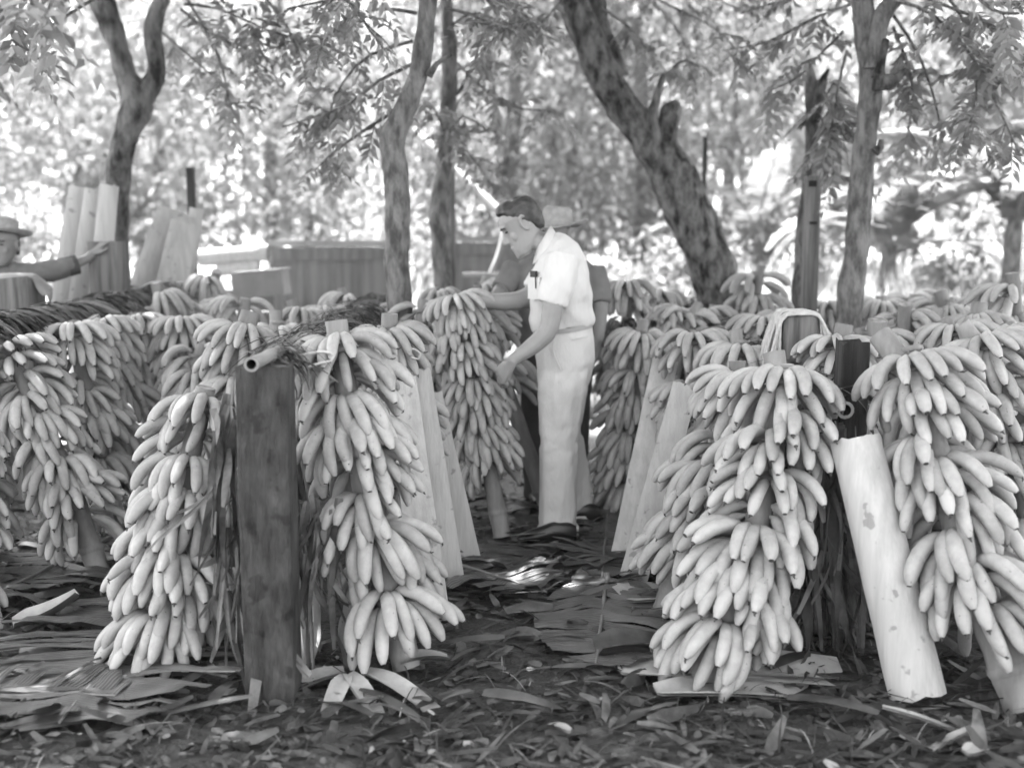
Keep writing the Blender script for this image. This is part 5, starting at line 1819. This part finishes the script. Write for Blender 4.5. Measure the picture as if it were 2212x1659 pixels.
scrap('pale cut butt of sheath right of the rope-looped bunch\'s foot', 865, 1450, .17, .09, math.radians(15), 76, up=.35)
scrap('broad pale sheath under the foot of the big sprawling bunch', 1335, 1462, .80, .28, math.radians(4), 77, m='rind', curl=.12, fold=.2)
scrap('long pale sheath strip lying left of the big sprawling bunch\'s foot', 1420, 1515, .62, .15, math.radians(14), 78, m='rind', curl=.25, fold=.3)
scrap('leaf piece coloured pale as a sun patch, beside the curling sheath board', 1345, 1308, .42, .34, math.radians(22), 79, m='sheath', curl=.25, fold=.2)  # its bright sheath colour stands in for sun falling on the leaf
scrap('curled sheath edge rolled over behind the pale leaf piece', 1290, 1435, .50, .20, math.radians(14), 80, m='wet_leaf', curl=.5, fold=.8)
scrap('pale leaf tongue lying right of the leftmost front bunch', 250, 1492, .17, .07, math.radians(10), 81)
scrap('curled sheath cup at the foot of the leftmost front bunch', 205, 1440, .24, .14, math.radians(20), 82, curl=.9, fold=.7)
scrap('upturned sheath piece at the left edge of the ground', 30, 1370, .26, .13, math.radians(30), 83, curl=-.6, fold=.6)
scrap('dark folded sheath piece right of the upturned one at the left', 140, 1350, .18, .12, math.radians(140), 84, m='wet_leaf', curl=.8, fold=.6)
scrap('long thin pale fibre strip at the bottom right of the ground', 1905, 1545, .45, .028, math.radians(-28), 85, curl=.5, fold=.2)
scrap('thin bent strip lying below the leaning sheath trough', 2110, 1590, .36, .03, math.radians(200), 86, curl=.9, fold=.2)
scrap('pale wedge of sheath at the bottom right corner', 2090, 1650, .22, .07, math.radians(40), 87)
scrap('narrow pale sliver in the bottom middle of the ground', 1230, 1600, .18, .035, math.radians(120), 88)
scrap('dry strip slanting across the ground under the split post', 1690, 1420, .30, .05, math.radians(35), 89, m='dry_leaf', up=.25)

def litter():
    q = random.Random(99)
    mb, pale = MB(), MB()
    for i in range(9000):
        y = 2.7 + 5.2 * q.random() ** 1.7
        x = q.uniform(-1, 1) * (.5 * y + .4)
        z = .03 * noise.noise((x * 1.3, y * 1.3, 0)) + .018 * noise.noise((x * 5, y * 5, 3)) - .006
        a = q.gauss(0, .9) + (math.pi if q.random() < .5 else 0)
        L = q.choice((.03, .05, .07, .1, .16)) * q.uniform(.7, 1.3)
        W = q.uniform(.005, .03) if q.random() < .7 else q.uniform(.02, .05)
        tgt = pale if q.random() < .045 else mb
        if tgt is pale:
            L *= .6
            W *= .6
        tgt.strip(V(x, y, z + q.uniform(0, .02)), V(math.cos(a), math.sin(a), q.uniform(-.1, .45)), V(q.gauss(0, .5), q.gauss(0, .5), 1), L, W, q.uniform(-.3, 1.4), q.gauss(0, .6), 3, .6)
    for i in range(2600):   # thin fibres
        y = 2.7 + 3.0 * q.random() ** 1.4
        x = q.uniform(-1, 1) * (.5 * y + .3)
        a = q.uniform(0, 6.28)
        (pale if q.random() < .1 else mb).strip(V(x, y, q.uniform(0, .03)), V(math.cos(a), math.sin(a), q.uniform(0, .5)), V(0, 0, 1), q.uniform(.05, .2), q.uniform(.002, .005), q.uniform(.3, 1.8), 0, 4, .5)
    o = mb.build('leaf_litter', 'litter', None, (0, 0, 0), smooth=False)
    tag(o, 'trampled dark leaf litter covering the ground', 'litter', kind='stuff')
    o = pale.build('pale_chips', 'litter_pale', None, (0, 0, 0), smooth=False)
    tag(o, 'scattered pale chips and fibres on the ground', 'chips', kind='stuff')
litter()

def aisle_strips():
    q = random.Random(314)
    mb = MB()
    for i in range(420):
        if i < 260:
            x, y = q.uniform(-.62, .75), 4.3 + 2.2 * q.random()
        elif i < 340:
            x, y = q.uniform(-2.3, -1.0), q.uniform(3.7, 5.6)
        else:
            x, y = q.uniform(-1.6, 1.9), q.uniform(3.4, 4.3)
        a = q.gauss(0, .5) + (math.pi if q.random() < .5 else 0)
        mb.strip(V(x, y, q.uniform(.012, .05)), V(math.cos(a), math.sin(a), q.uniform(.0, .35)), V(q.gauss(0, .35), q.gauss(0, .35), 1), q.uniform(.08, .30), q.uniform(.012, .055), q.uniform(.2, 1.3), q.gauss(0, .5), 7, q.uniform(.2, .8), fold=q.choice((0, .25, -.3)))
    o = mb.build('torn_leaf_strips', 'wet_leaf', None, (0, 0, 0))
    tag(o, 'dark torn leaf strips strewn over the aisle floor', 'leaf strips', kind='stuff')
aisle_strips()

# short rope ties on a few bunches
def rope_tie(label, pts):
    pp, rr = smooth_path([(p, .0055) for p in pts], .015)
    mb = MB()
    mb.tube(pp, rr, 6)
    o = mb.build('rope_tie', 'rope', None, pp[0])
    tag(o, label, 'rope', 'short rope ties')
d = 3.86
rope_tie('short rope loop lying over the top hands of the tall front bunch', [at(645, 790, d), at(642, 772, d), at(665, 765, d - .02), at(700, 760, d - .03), at(722, 768, d - .03), at(715, 780, d - .03), at(690, 785, d - .03), at(655, 798, d - .01)])
rope_tie('rope end curling off the bunch at the foot of the bent trunk', [at(872, 752, 4.85), at(895, 755, 4.85), at(908, 765, 4.85), at(905, 776, 4.85), at(888, 772, 4.85)])
print('objects', len(bpy.data.objects))
